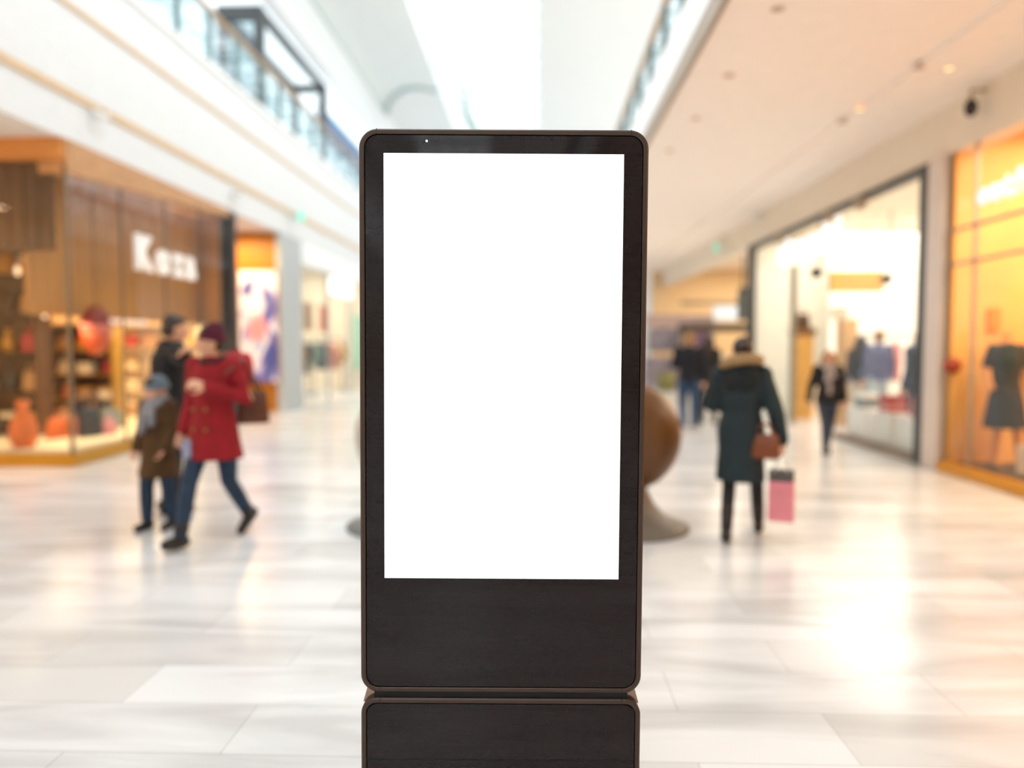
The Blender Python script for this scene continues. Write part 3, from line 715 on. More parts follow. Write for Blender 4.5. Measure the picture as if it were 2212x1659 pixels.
giftbox('red gift box on the middle window plinth', (5.3, 11.6, 0.55), 0.28, 0.25, cm('pink'), cm('red'))
giftbox('grey gift box on the window plinth nearest the doorway', (5.3, 12.45, 0.55), 0.3, 0.22, cm('grey'), cm('white'))
rack('clothes rack before the white wall in the right shop', (7.5, 16.3, 0), 1.8, 1.75, 0, 5, ['tan', 'cream', 'pink', 'grey', 'tan'], 'garments on the right shop rack', 'the rack in the right shop', 4)
tag(obj('tan_cabinet', bx(5.82, 6.12, 14.9, 15.2, 0, 2.05, bevel=0.02), mat('tan_cabinet_wood', 'cfa672', 0.5, vary=0.12)), 'tall tan cabinet behind the blonde woman in the right shop', 'cabinet')
pa, pb = at(1797, 685, y=17.3), at(1832, 662, y=17.3)
tag(obj('wall_plaque', bx(pa.x, pb.x, 17.3, 17.36, pa.z, pb.z, bevel=0.01), mat('grey_plaque', 'b9b09e', 0.5)), 'small grey plaque on the white wall above the tan cabinet', 'sign')

# ------------------------------------------------------------------ right orange shop
t = thing('shopfront', 'orange lit glass shopfront at the right edge of the picture', 'shopfront', (XR, 0.5, 0))
obj('plinth', bx(-0.06, 0.05, 0, 9.1, 0, 0.13), mat('gold_plinth', 'd9941a', 0.4, metal=0.2, vary=0.06), t)
yy = 9.1
for i, w in enumerate((0.55, 1.5, 1.6, 1.6, 1.6, 1.6)):
    y1, y0 = yy, max(0.0, yy - w)
    obj('window_pane', bx(0.02, 0.032, y0 + 0.012, y1 - 0.012, 0.13, 3.86), GLASS, t)
    obj('mullion', bx(0.0, 0.05, y1 - 0.014, y1 + 0.014, 0.13, 3.86), mat('grey_mullion', 'b59f88', 0.4, metal=0.3), t)
    yy = y0
for z in (2.52, 2.93): obj('transom', bx(0.0, 0.05, 0, 9.1, z - 0.018, z + 0.018), mat('grey_mullion', 'b59f88'), t)
area_light('orange_shop_light', (6.4, 6.5, 4.03), 2.2, 5.0, 450, (1.0, 0.82, 0.56))
om = mat('white_outline_letters', 'eceaea', 0.4, emit='f4f4ff', es=0.6)
sign('shop_sign', 'outfit', 'pale raised letters cut off by the right picture edge on the orange shop', (XR - 0.04, 8.90, 3.12), -1, 0.36, om, 0.02, 0.012, 0.05)
# mannequin in a black dress
t = thing('mannequin', 'headless orange lit mannequin in a dark dress in the orange shop window', 'mannequin', (5.42, 9.05, 0.13))
MQ = mat('mannequin_shell', 'd98c4a', 0.4)
bm = bmesh.new()
add_loft(bm, [((0, 0, 0.85), .15, .11, 0), ((0, 0, 1.0), .13, .10, 0), ((0, 0, 1.25), .16, .11, 0), ((0, 0, 1.4), .12, .08, 0), ((0, 0, 1.5), .05, .05, 0), ((0, 0, 1.56), .045, .045, 0)])
for s, dx in ((-1, -0.02), (1, 0.1)):
    add_tube(bm, [(s * .08, 0, .88), (s * .09 + dx * .3, -.02, .48), (s * .09 + dx, 0.02, .08)], [.075, .055, .035], 12)
    add_tube(bm, [(s * .09 + dx, 0.03, .07), (s * .09 + dx * 1.1, -.14, .03)], [.035, .025], 10)
    add_tube(bm, [(s * .17, 0, 1.38), (s * .23, .03, 1.12), (s * .2, -.08, .92)], [.045, .036, .026], 10)
fuse('mannequin_body', bm, MQ, t, 0.012)
bm = bmesh.new()
add_loft(bm, [((0, 0, .46), .24, .19, 0), ((0, 0, .48), .24, .19, 0), ((0, 0, .75), .2, .16, 0), ((0, 0, 1.0), .145, .115, 0), ((0, 0, 1.25), .175, .125, 0), ((0, 0, 1.40), .14, .095, 0), ((0, 0, 1.45), .07, .07, 0)])
for s in (-1, 1): add_tube(bm, [(s * .165, 0, 1.38), (s * .215, .02, 1.2)], [.06, .055], 10)
fuse('dress', bm, mat('black_dress', '150d0b', 0.7, vary=0.3), t, 0.014)
bm = bmesh.new(); add_lathe(bm, [(0.2, -0.0), (0.2, 0.015), (0.02, 0.02), (0.02, 0.03)], 20); obj('stand_base', bm, DGREY, t)
t2 = thing('mannequin', 'partly cut off second mannequin at the right picture edge in the orange shop window', 'mannequin', (5.36, 8.15, 0.13))
for ch in t.children:
    c = ch.copy(); C.objects.link(c); c.parent = t2
bm = bmesh.new(); add_box(bm, 5.08, 6.6, 6.0, 9.4, 0, 0.13)
tag(obj('window_display_platform', bm, mat('dark_grey_platform', '5a4c42', 0.5, vary=0.15)), 'dark display platform under the mannequins in the orange shop window', 'platform')
tag(obj('price_board', bx(5.3, 5.62, 8.6, 8.62, 0.13, 0.45, bevel=0.005), mat('pale_board', 'e6dccb', 0.5)), 'small pale leaning board at the mannequin feet', 'board')
q = at(2058, 790, y=9.44)
bm = bmesh.new(); add_ball(bm, (0, 0, 0), (0.11, 0.06, 0.1)); tag(obj('wall_ornament', bm, mat('rust_ornament', '9c3a1a', 0.5), None, True, (q.x + 0.0, 9.45, q.z)), 'dark red round ornament on the amber wall beside the pale pillar', 'ornament')
q = at(2150, 690, y=9.45)
tag(obj('wall_sign', bx(q.x - .07, q.x + .07, 9.46, 9.505, q.z - .14, q.z + .14, bevel=.005), mat('orange_tag', 'ef8a2a', 0.5)), 'small orange sign above the dark dress mannequin', 'sign')
tag(obj('wall_shelf', bx(5.75, 7.2, 9.15, 9.5, 1.38, 1.46, bevel=.01), mat('pale_wood_shelf', 'e9c28c', 0.5)), 'pale wall shelf behind the second mannequin in the orange shop', 'shelf')
bm = bmesh.new(); add_ball(bm, (0, 0, 0), (.08, .08, .08)); tag(obj('shelf_globe', bm, cm('orange'), None, True, (5.95, 9.28, 1.54)), 'orange ball on the pale wall shelf', 'ornament')

# ------------------------------------------------------------------ far right food court
area_light('far_right_light', (8.0, 25.0, 4.4), 4.0, 9.0, 680, (1.0, 0.87, 0.68))
t = thing('food_counter', 'far food counter with a dark canopy and pale menu boards', 'counter', (7.0, 26.5, 0))
obj('canopy', bx(-1.9, 2.2, -0.4, 1.6, 2.0, 2.28, bevel=0.03), mat('dark_canopy', '41352d', 0.6), t)
obj('counter_body', bx(-1.7, 2.0, -0.1, 0.6, 0, 1.1), mat('grey_counter', '9a968c', 0.5, vary=0.1), t)
obj('counter_top', bx(-1.75, 2.05, -0.15, 0.65, 1.1, 1.16, bevel=0.01), mat('counter_stone', 'd0cbbf', 0.4), t)
for x in (-1.7, 2.0): obj('canopy_post', bx(x - .07, x + .07, 1.2, 1.4, 0, 2.0), FR, t)
obj('menu_board', bx(-0.8, 0.3, 0.8, 0.9, 2.42, 2.9), mat('menu_board_blue', 'c6d4e2', 0.4, emit='cfe0f2', es=0.4), t)
obj('menu_board', bx(1.1, 2.6, 0.8, 0.9, 2.4, 2.95), mat('menu_board_white', 'ffffff', 0.4, emit='ffffff', es=0.8), t)
obj('menu_beam', bx(-1.9, 2.8, 0.9, 1.1, 2.95, 3.1), mat('brown_beam', '8a7660', 0.5), t)
t = thing('hanging_speaker', 'dark hanging loudspeaker beside the left post of the black framed shop', 'loudspeaker', at(1605, 650, y=22.0))
obj('speaker_box', bx(-0.14, 0.14, -0.12, 0.12, -0.55, 0.25, bevel=0.03), mat('slate_box', '4d5556', 0.5), t)
bm = bmesh.new(); add_tube(bm, [(0, 0, 0.2), (0, 0, 4.5 - at(1605, 650, y=22.0).z)], 0.03, 8); obj('rod', bm, FR, t)
bm = bmesh.new(); add_lathe(bm, [(0.11, 0), (0.11, 0.12), (0.02, 0.2)], 14, (0, 0, 0.24)); obj('rod_cap', bm, BLACK, t)
t = thing('stall', 'far market stall with purple and pink panels beside the kiosk edge', 'stall', (4.9, 28.5, 0))
obj('sign_band', bx(-0.9, 1.6, -0.1, 0.1, 2.25, 2.65), mat('mauve_sign', 'b39c9c', 0.5, vary=0.2), t)
obj('side_panel', bx(0.5, 1.5, 0.0, 0.12, 1.5, 2.2), mat('purple_panel', '9a7aa0', 0.5, vary=0.3), t)
obj('side_panel', bx(-0.8, 0.4, 0.0, 0.12, 1.3, 2.2), mat('grey_lilac_panel', '8d8794', 0.5, vary=0.4, scale=4), t)
obj('base_cabinet', bx(-0.9, 1.6, 0.0, 0.7, 0, 1.1), mat('lilac_cabinet', 'a59aa8', 0.5, vary=0.3, scale=4), t)
for x in (-0.88, 1.58): obj('corner_post', bx(x - .04, x + .04, 0, .1, 0, 2.7), LGREY, t)
tag(obj('round_planter', (lambda b: (add_lathe(b, [(0.25, 0), (0.34, 0.5), (0.34, 0.62), (0.28, 0.62), (0.27, 0.5)], 20), b)[1])(bmesh.new()), mat('olive_planter', '7f7a4a', 0.6), None, True, (4.35, 26.0, 0)), 'olive round planter by the far market stall', 'planter')

# ------------------------------------------------------------------ pods behind the kiosk
def pod(label, cpx, depth, shell, foot):
    q = at(cpx, 945, y=depth)
    t = thing('pod_seat', label, 'pod', (q.x, depth, 0), 0, 'pods behind the kiosk')
    bm = bmesh.new(); add_ball(bm, (0, 0, q.z), (0.445, 0.40, 0.445), None, 40, 24); obj('shell', bm, shell, t, True)
    bm = bmesh.new(); add_tube(bm, [(0.448 * math.cos(R(a)), 0, q.z + 0.448 * math.sin(R(a))) for a in range(0, 361, 10)], 0.012, 8); obj('seam_ring', bm, BRASS, t, True)
    bm = bmesh.new(); add_lathe(bm, [(0.53, 0), (0.53, 0.02), (0.44, 0.05), (0.33, 0.11), (0.24, 0.2), (0.18, 0.32), (0.16, 0.42)], 36); obj('flared_foot', bm, foot, t, True)
    return t
pod('round brown pod on a flared grey foot at the right kiosk edge', 1354, 6.5, mat('brown_leather', '623c18', 0.45, vary=0.1, scale=4), mat('grey_brown_foot', '6f675c', 0.45))
pod('pod whose flared grey foot shows left of the kiosk', 882, 6.5, mat('pale_leather', 'c9c3ba', 0.45, vary=0.1, scale=4), mat('cool_grey_foot', '7b8384', 0.45))
# ------------------------------------------------------------------ people
def V(*a): return Vector(a)
BASE = dict(pel=V(0, 0, .93), waist=V(0, 0, 1.08), chest=V(0, 0, 1.28), neck=V(0, 0, 1.44), head=V(0, -.015, 1.575),
            shR=V(-.165, 0, 1.39), shL=V(.165, 0, 1.39), elR=V(-.20, .03, 1.12), elL=V(.20, .03, 1.12), wrR=V(-.215, -.05, .88), wrL=V(.215, -.05, .88),
            hiR=V(-.09, 0, .90), hiL=V(.09, 0, .90), knR=V(-.10, -.02, .49), knL=V(.10, -.02, .49), anR=V(-.10, .02, .085), anL=V(.10, .02, .085))
def add_hand(bm, w, d, n, side, curl):
    """palm and five separate fingers; d: along the forearm, n: the way the fingers curl"""
    d = d.normalized(); n = (n - d * n.dot(d)).normalized(); b = d.cross(n).normalized() * side
    for o in (-.031, -.011, .010, .030):
        add_tube(bm, [w - d * .01 + b * o * .6, w + d * .05 + b * o, w + d * .088 + b * o * 1.05], [.015, .015, .0125], 8)
    for o, k in ((-.034, .80), (-.0115, .96), (.0115, 1.0), (.0335, .93)):
        p = w + d * .085 + b * o; a = curl * .45; pts = [p]
        q = (d + b * o * 2.4).normalized()
        for l in (.042, .027, .021):
            p = p + (q * math.cos(a) + n * math.sin(a)) * l * k; pts.append(p); a += curl
        add_tube(bm, pts, [.0095, .0088, .008, .0068], 8)
    p = w + d * .022 + b * .032
    t1 = (d * .62 + b * .66 + n * .42).normalized(); t2 = (d * .85 + b * .1 + n * .5).normalized()
    add_tube(bm, [p, p + t1 * .042, p + t1 * .042 + t2 * .03, p + t1 * .042 + t2 * .054], [.014, .011, .0098, .0075], 8)
def person(label, loc, rz, H, pose=None, head=(0, 0, 0), hs=1.0, wide=1.0, curl=(.45, .45), palm=None, foot=(0, 0), top=None, bottom=None, shoes=None, hair=None, voxel=.008, extra=None, group=None, skin=SKIN):
    s = H / 1.70
    J = {k: v.copy() for k, v in BASE.items()}
    for k in ('shR', 'shL', 'elR', 'elL', 'wrR', 'wrL'): J[k].x *= wide
    for k, v in (pose or {}).items(): J[k] = Vector(v)
    hr = Euler((R(head[0]), R(head[1]), R(head[2])), 'ZXY').to_matrix()
    hc = J['head']
    def hp(x, y, z): return hc + hr @ (V(x, y, z) * hs)
    yaw_sh = math.atan2((J['shL'] - J['shR']).y, (J['shL'] - J['shR']).x)
    yaw_hip = math.atan2((J['hiL'] - J['hiR']).y, (J['hiL'] - J['hiR']).x)
    def torso(bm, g, z0=None):
        w = wide
        P, W_, Ch, N = J['pel'], J['waist'], J['chest'], J['neck']
        rr = [(P + V(0, 0, -.10), .13, .105, yaw_hip), (P + V(0, 0, -.03), .162, .118, yaw_hip), (P + V(0, 0, .05), .155, .112, yaw_hip), (W_, .132 * w, .10, (yaw_hip + yaw_sh) / 2),
              (Ch + V(0, 0, -.06), .152 * w, .115, yaw_sh), (Ch + V(0, 0, .03), .16 * w, .115, yaw_sh), ((Ch + N) / 2 + V(0, 0, .02), .15 * w, .09, yaw_sh), (N + V(0, 0, -.02), .085 * w, .065, yaw_sh), (N + V(0, 0, .03), .052, .052, yaw_sh)]
        add_loft(bm, [(c, a + g, b + g, y) for c, a, b, y in rr])
    # --- body: one skin
    bm = bmesh.new()
    torso(bm, 0)
    add_tube(bm, [J['neck'] - V(0, 0, .04), J['neck'] + V(0, -.005, .04), hp(0, .015, -.05)], [.056, .05, .052], 14)
    add_ball(bm, hp(0, .012, .028), V(.076, .094, .092) * hs, hr, 24, 16)
    add_ball(bm, hp(0, -.022, -.035), V(.060, .070, .082) * hs, hr, 24, 16)
    add_ball(bm, hp(0, -.070, -.092), V(.026, .022, .022) * hs, hr)
    add_tube(bm, [hp(0, -.092, .022), hp(0, -.102, -.006), hp(0, -.112, -.026)], [.008 * hs, .010 * hs, .014 * hs], 10)
    for q in (-1, 1):
        add_ball(bm, hp(q * .013, -.100, -.028), .009 * hs)
        add_ball(bm, hp(q * .076, .012, -.010), V(.010, .020, .032) * hs, hr)
        add_ball(bm, hp(q * .045, -.066, -.022), V(.022, .02, .02) * hs, hr)
        add_tube(bm, [hp(q * .015, -.085, .024), hp(q * .034, -.082, .029), hp(q * .05, -.070, .022)], .009 * hs, 8)
        add_ball(bm, hp(q * .031, -.076, .006), .0135 * hs)
    add_tube(bm, [hp(-.024, -.088, -.058), hp(0, -.095, -.056), hp(.024, -.088, -.058)], .008 * hs, 8)
    for sd, q in (('R', -1), ('L', 1)):
        sh, el, wr, hi, kn, an = (J[k + sd] for k in ('sh', 'el', 'wr', 'hi', 'kn', 'an'))
        add_ball(bm, sh - V(q * .01, 0, .0), (.058, .056, .056))
        add_tube(bm, [sh, sh.lerp(el, .4), el, el.lerp(wr, .35), wr], [.050, .046, .037, .039, .026], 14)
        d = (wr - el)
        n = Vector(palm[sd]) if palm and sd in palm else V(-q * .6, -.8, 0)
        add_hand(bm, wr, d, n, q, curl[0 if sd == 'R' else 1])
        add_tube(bm, [hi, hi.lerp(kn, .4), kn, kn.lerp(an, .35), an], [.084, .076, .054, .054, .036], 16)
        f = R(foot[0 if sd == 'R' else 1])
        fd = V(0, -math.cos(f), math.sin(f)); fu = V(0, math.sin(f), math.cos(f))
        add_tube(bm, [an + fu * -.03 - fd * .045, an + fu * -.035 + fd * .05, an + fu * -.05 + fd * .15], [.034, .036, .026], 12)
    me_m = [skin, EYEW, IRIS, LIPS, mat('eyebrow', '3a2a20', 0.7)]
    for v in bm.verts: v.co *= s
    body = fuse('person', bm, me_m, None, voxel, 2)
    body['label'] = label; body['category'] = 'person'
    if group: body['group'] = group
    inv = hr.transposed()
    for p in body.data.polygons:
        p.material_index = 0
        c = inv @ (p.center / s - hc) / hs
        if c.y < -.055 and abs(c.x) < .06:
            ax = abs(c.x)
            de = math.hypot((ax - .031) * 1.0, (c.z - .006) * 1.7)
            if c.y < -.078 and de < .005: p.material_index = 2
            elif c.y < -.072 and de < .012: p.material_index = 1
            elif abs(c.z + .057) < .009 and ax < .024: p.material_index = 3
            elif abs(c.z - .029 + (ax - .03) ** 2 * 8) < .005 and .014 < ax < .05: p.material_index = 4
    def wear(name, build, m, vx=.012, it=3, parent=body, smooth=True):
        b = bmesh.new(); build(b)
        for v in b.verts: v.co *= s
        return fuse(name, b, m, parent, vx * max(s, .8), it)
    def plain(name, build, m, parent=body):
        b = bmesh.new(); build(b)
        for v in b.verts: v.co *= s
        return obj(name, b, m, parent, True)
    ctx = dict(J=J, hp=hp, hr=hr, hs=hs, torso=torso, wear=wear, plain=plain, body=body, s=s, yaw_sh=yaw_sh, yaw_hip=yaw_hip)
    def sleeves(b, g, upto=1.0):
        for sd in 'RL':
            sh, el, wr = J['sh' + sd], J['el' + sd], J['wr' + sd]
            e = el.lerp(wr, upto * .94)
            add_ball(b, sh, .062 + g)
            add_tube(b, [sh, sh.lerp(el, .4), el, e], [.055 + g, .051 + g, .045 + g, .038 + g * .9], 14)
    def trousers(b, g=.014, upto=.96):
        P = J['pel']
        add_loft(b, [(P + V(0, 0, -.12), .14 + g, .11 + g, yaw_hip), (P + V(0, 0, -.03), .165 + g, .122 + g, yaw_hip), (P + V(0, 0, .08), .152 + g, .112 + g, yaw_hip), (P + V(0, 0, .10), .14 + g, .10 + g, yaw_hip)])
        for sd in 'RL':
            hi, kn, an = J['hi' + sd], J['kn' + sd], J['an' + sd]
            e = kn.lerp(an, upto)
            add_tube(b, [hi, hi.lerp(kn, .4), kn, kn.lerp(an, .4), e], [.088 + g, .08 + g, .058 + g, .056 + g, .044 + g], 16)
    def footwear(b, sd, shaft, sole=.012):
        q = 0 if sd == 'R' else 1
        an, kn = J['an' + sd], J['kn' + sd]
        f = R(foot[q]); fd = V(0, -math.cos(f), math.sin(f)); fu = V(0, math.sin(f), math.cos(f))
        add_tube(b, [an + fu * -.032 - fd * .05, an + fu * -.034 + fd * .05, an + fu * -.042 + fd * .155], [.046, .048, .038], 14)
        add_tube(b, [an + fu * -.05 - fd * .055, an + fu * -.055 + fd * .05, an + fu * -.055 + fd * .16], [.034, .034, .03], 12)
        if shaft: add_tube(b, [an + fu * -.02, an.lerp(kn, shaft)], [.046, .058], 14)
    ctx.update(sleeves=sleeves, trousers=trousers, footwear=footwear)
    if bottom:
        nm, m, g, upto = bottom; wear(nm, lambda b: trousers(b, g, upto), m)
    if shoes:
        nm, m, shaft = shoes
        for sd in 'RL': wear(nm, lambda b: footwear(b, sd, shaft), m, .010)
    for f in (top, hair, extra):
        if f: f(ctx)
    body.location = loc; body.rotation_euler = (0, 0, rz)
    return body
def coat(name, m, hem, flare, g=.022, sleeve=1.0, front=0.0, collar=None, buttons=None, lean=(0, 0)):
    def f(c):
        J = c['J']; yh, ys = c['yaw_hip'], c['yaw_sh']
        def b_(b):
            c['torso'](b, g)
            P = J['pel']
            hb = V(P.x + lean[0], P.y + lean[1], hem)
            add_loft(b, [(hb, .15 + flare, .13 + flare, yh), (hb + V(0, 0, .015), .15 + flare, .13 + flare, yh), (hb.lerp(P, .6), .155 + flare * .6, .125 + flare * .6, yh), (P, .165 + g, .125 + g, yh), (J['waist'], .132 + g, .105 + g, yh), (J['waist'] + V(0, 0, .04), .12, .10, yh)])
            c['sleeves'](b, g - .004, sleeve)
        o = c['wear'](name, b_, m, .013, 4)
        if collar:
            c['plain']('collar', lambda b: add_tube(b, [J['neck'] + V(.085 * math.cos(R(a)), .072 * math.sin(R(a)) - .005, .0 + .022 * math.sin(R(a))) for a in range(-80, 261, 20)], .026, 8), collar, o)
        if buttons:
            for q in buttons['at']:
                c['plain']('button', lambda b: add_ball(b, Vector(q), (.016, .010, .016)), buttons['m'], o)
        return o
    return f
def seq(*fs): return lambda c: [f(c) for f in fs]
def short_hair(m, full=1.0, name='hair'):
    def f(c):
        hp, hr, hs = c['hp'], c['hr'], c['hs']
        def b_(b):
            add_ball(b, hp(0, .026, .040), V(.083, .090, .090) * hs * full, hr)
            add_ball(b, hp(0, .052, -.015), V(.070, .060, .065) * hs * full, hr)
            add_ball(b, hp(0, -.03, .085), V(.06, .055, .036) * hs, hr)
        c['wear'](name, b_, m, .009)
    return f
def long_hair(m, length=.3, name='hair', front=True, bun=False):
    def f(c):
        hp, hr, hs = c['hp'], c['hr'], c['hs']
        def b_(b):
            add_ball(b, hp(0, .024, .038), V(.087, .094, .092) * hs, hr)
            for q in (-1, 1):
                e = hp(q * .085, .03, -.05)
                add_tube(b, [hp(q * .06, -.03, .07), hp(q * .082, .0, .0), e, e + V(q * .03, -.02 if front else .05, -length * .55), e + V(q * .025, -.04 if front else .07, -length)], [.03, .036, .042, .045, .028], 10)
            add_tube(b, [hp(0, .06, .03), hp(0, .085, -.06), hp(0, .09, -.06) + V(0, .015, -length * .8)], [.07, .07, .06], 12)
            if bun: add_ball(b, hp(0, .10, .075), .045 * hs)
        c['wear'](name, b_, m, .010)
    return f
HBR = mat('dark_brown_hair', '2e1d16', 0.55, vary=0.3, scale=30, stretch=(1, 1, .2))
HBK = mat('black_hair', '1a1413', 0.55, vary=0.3, scale=30)
HBL = mat('blond_hair', 'a5783f', 0.55, vary=0.3, scale=30, stretch=(1, 1, .2))
JEANS = mat('dark_blue_denim', '1d3148', 0.8, vary=0.25, scale=14)
BLKCL = mat('black_cloth', '16161a', 0.85, vary=0.2, scale=14)
BOOT = mat('black_boot_leather', '17120f', 0.5, vary=0.15)

# woman in the red coat
RED = mat('red_wool', '8c0314', 0.85, vary=0.14, scale=12, bump=0.1)
def beanie(m, band):
    def f(c):
        hp, hr, hs = c['hp'], c['hr'], c['hs']
        o = c['wear']('knit_hat', lambda b: (add_ball(b, hp(0, .020, .062), V(.090, .098, .082) * hs, hr), add_ball(b, hp(0, .04, .12), V(.06, .065, .045) * hs, hr)), m, .009)
        c['plain']('hat_band', lambda b: add_tube(b, [hp(.088 * math.cos(R(a)), .018 + .097 * math.sin(R(a)), .042 - .012 * math.sin(R(a)) ) for a in range(0, 361, 20)], .018 * hs, 8), band, o)
    return f
BTN = mat('bronze_button', '9a6a35', 0.35, metal=0.4)
btn = [(x, -.150 + (.012 if z > 1.1 else -.012), z) for z in (1.22, 1.06, .90) for x in (-.075, .045)]
redp = at(468, 1160, y=5.97)
person('person in a red double breasted coat, burgundy knit hat and blue jeans, walking', (redp.x, 5.97, 0), R(-14), 1.69,
       dict(elR=(-.225, .03, 1.11), wrR=(-.235, -.07, .87), elL=(.285, .05, 1.13), wrL=(.075, -.19, 1.235), pel=(0, 0, .91), hiR=(-.09, -.01, .885), hiL=(.09, .01, .885),
            knR=(-.085, -.20, .50), anR=(-.06, -.35, .10), knL=(.08, .06, .47), anL=(.07, .33, .15), head=(0, -.03, 1.575)),
       head=(6, 0, -48), palm={'L': (-.6, .3, -.5), 'R': (.7, -.5, 0)}, curl=(.7, .9), foot=(8, -32),
       top=coat('coat', RED, .66, .075, collar=mat('dark_collar', '2a0a12', 0.8), buttons=dict(at=btn, m=BTN)),
       bottom=('jeans', JEANS, .006, 1.0), shoes=('boot', BOOT, .18),
       hair=seq(short_hair(mat('dark_red_brown_hair', '38201c', 0.6)), beanie(mat('burgundy_knit', '4a0a22', 0.9, vary=0.2, scale=40), mat('burgundy_rib', '5a0f2a', 0.9))))
q = at(412, 965, y=5.85)
tag(obj('mobile_phone', bx(-.035, .035, -.006, .006, -.07, .07, bevel=.004), mat('phone_blue_grey', '8e93ad', 0.3), None, False, (q.x - .01, 5.80, q.z - .01)), 'small pale blue phone in the hand of the person in the red coat', 'phone')
q = at(545, 872, y=6.12)
sbag = handbag('brown leather shoulder bag under the arm of the person in the red coat', (q.x, 6.14, q.z - .16), .25, .26, .13, mat('brown_bag_leather', '5a2c10', 0.45, vary=0.2), R(25))
inv = Matrix.LocRotScale(sbag.location, sbag.rotation_euler, None).inverted()
bm = bmesh.new(); add_tube(bm, [inv @ Vector(p_) for p_ in ((q.x + .02, 6.16, q.z + .08), at(552, 840, y=6.16), at(538, 800, y=6.10), at(524, 776, y=6.02), at(506, 790, y=5.88), at(488, 808, y=5.80))], .012, 8)
obj('shoulder_strap', bm, mat('brown_bag_leather', '5a2c10'), sbag, True)
q = at(522, 800, y=6.35)
t = thing('backpack', 'bright red backpack on the back of the person in the red coat', 'backpack', (q.x, 6.27, q.z - .13), R(-10))
bm = bmesh.new(); add_loft(bm, [((0, 0, 0), .11, .06, 0), ((0, 0, .03), .13, .075, 0), ((0, 0, .2), .125, .07, 0), ((0, 0, .26), .11, .055, 0), ((0, 0, .28), .08, .03, 0)], 20, 3.4); obj('pack_body', bm, mat('bright_red_nylon', 'b8132a', 0.6, vary=0.08), t, True)
bm = bmesh.new(); add_tube(bm, [(-.03, -.01, .275), (-.02, -.01, .31), (.02, -.01, .31), (.03, -.01, .275)], .008, 8); obj('grab_handle', bm, mat('bright_red_nylon', 'b8132a'), t, True)

# man in black
manp = at(372, 1118, y=6.95)
person('person in a black jacket leaning towards the red coat, seen from behind', (manp.x, 6.95, 0), R(122), 1.84,
       dict(elR=(-.37, -.06, 1.30), wrR=(-.50, -.06, 1.36), shR=(-.18, -.04, 1.38), head=(-.05, -.05, 1.56), neck=(-.02, -.02, 1.43)),
       head=(10, 8, 14), wide=1.1, curl=(.5, .4), palm={'R': (0, -.3, -1)},
       top=coat('jacket', BLKCL, .78, .03, .028, collar=mat('black_collar', '121216', 0.8)), bottom=('trousers', mat('black_trousers', '17181d', 0.8, vary=0.2), .012, 1.0),
       shoes=('shoe', BOOT, 0), hair=short_hair(mat('grey_brown_hair', '3a2c25', 0.6, vary=0.3, scale=30)))
# child
def bobble_hat(m):
    def f(c):
        hp, hr, hs = c['hp'], c['hr'], c['hs']
        o = c['wear']('knit_hat', lambda b: (add_ball(b, hp(0, .016, .06), V(.088, .096, .078) * hs, hr), add_tube(b, [hp(.084 * math.cos(R(a)), .016 + .094 * math.sin(R(a)), .035) for a in range(0, 361, 24)], .018 * hs, 8)), m, .009)
    return f
def scarf(m, drop=.22, r=.045):
    def f(c):
        J = c['J']
        def b_(b):
            N = J['neck']
            for dz, rr in ((-.005, .095), (.035, .085)):
                add_tube(b, [N + V(rr * math.cos(R(a)), rr * .9 * math.sin(R(a)) - .01, dz + .012 * math.sin(R(a))) for a in range(0, 361, 24)], r, 8)
            add_tube(b, [N + V(-.03, -.11, -.02), N + V(-.05, -.155, -.14), N + V(-.07, -.165, -.02 - drop)], [r, r * .9, r * .9], 8)
            add_tube(b, [N + V(.03, -.11, -.02), N + V(.05, -.15, -.12), N + V(.06, -.16, -.02 - drop * .7)], [r, r * .9, r * .9], 8)
        c['wear']('scarf', b_, m, .012)
    return f
chp = at(347, 1132, y=6.32)
person('person, a small child in a brown coat with grey hat and scarf', (chp.x, 6.32, 0), R(-18), 1.27,
       dict(elR=(-.21, -.01, 1.12), wrR=(-.20, -.12, .92), elL=(.21, -.01, 1.12), wrL=(.19, -.12, .93), knR=(-.11, -.08, .49), anR=(-.11, -.08, .085), knL=(.10, .02, .49), anL=(.10, .08, .10), head=(0, -.02, 1.56)),
       head=(8, 0, -5), hs=1.32, curl=(.7, .7), foot=(0, -10),
       top=seq(coat('coat', mat('brown_coat', '4a3012', 0.9, vary=0.2, scale=12), .60, .085, .034), scarf(mat('grey_scarf', '85858a', 0.9, vary=0.2, scale=20), .30, .052)),
       bottom=('jeans', JEANS, .022, .9), shoes=('boot', mat('grey_brown_boot', '2a2622', 0.7), .32),
       hair=seq(short_hair(HBR, 1.0), bobble_hat(mat('grey_blue_knit', '62707a', 0.9, vary=0.2, scale=40))))

# woman in the dark coat with the fur hood, seen from behind
COATD = mat('dark_teal_coat', '18262b', 0.8, vary=0.18, scale=8)
FUR = mat('tan_fur', 'a3835c', 0.95, vary=0.35, scale=60, bump=0.5)
def fur_hood(c):
    J = c['J']; N = J['neck']
    o = c['wear']('hood', lambda b: (add_ball(b, N + V(0, .10, -.07), (.15, .075, .15)), add_ball(b, N + V(0, .07, .0), (.13, .07, .07))), mat('dark_hood', '12181b', 0.85, vary=0.2), .012)
    c['wear']('fur_trim', lambda b: add_tube(b, [N + V(.15 * math.cos(R(a)), .045 + .125 * math.sin(R(a)), .055 + .035 * math.sin(R(a)) - .02 * math.cos(R(a))) for a in range(-40, 221, 13)], [.026 + .022 * math.sin(R((a + 40) * 180 / 260)) for a in range(-40, 221, 13)], 10), FUR, .010, 2, o)
wp = at(1597, 1160, y=6.15)
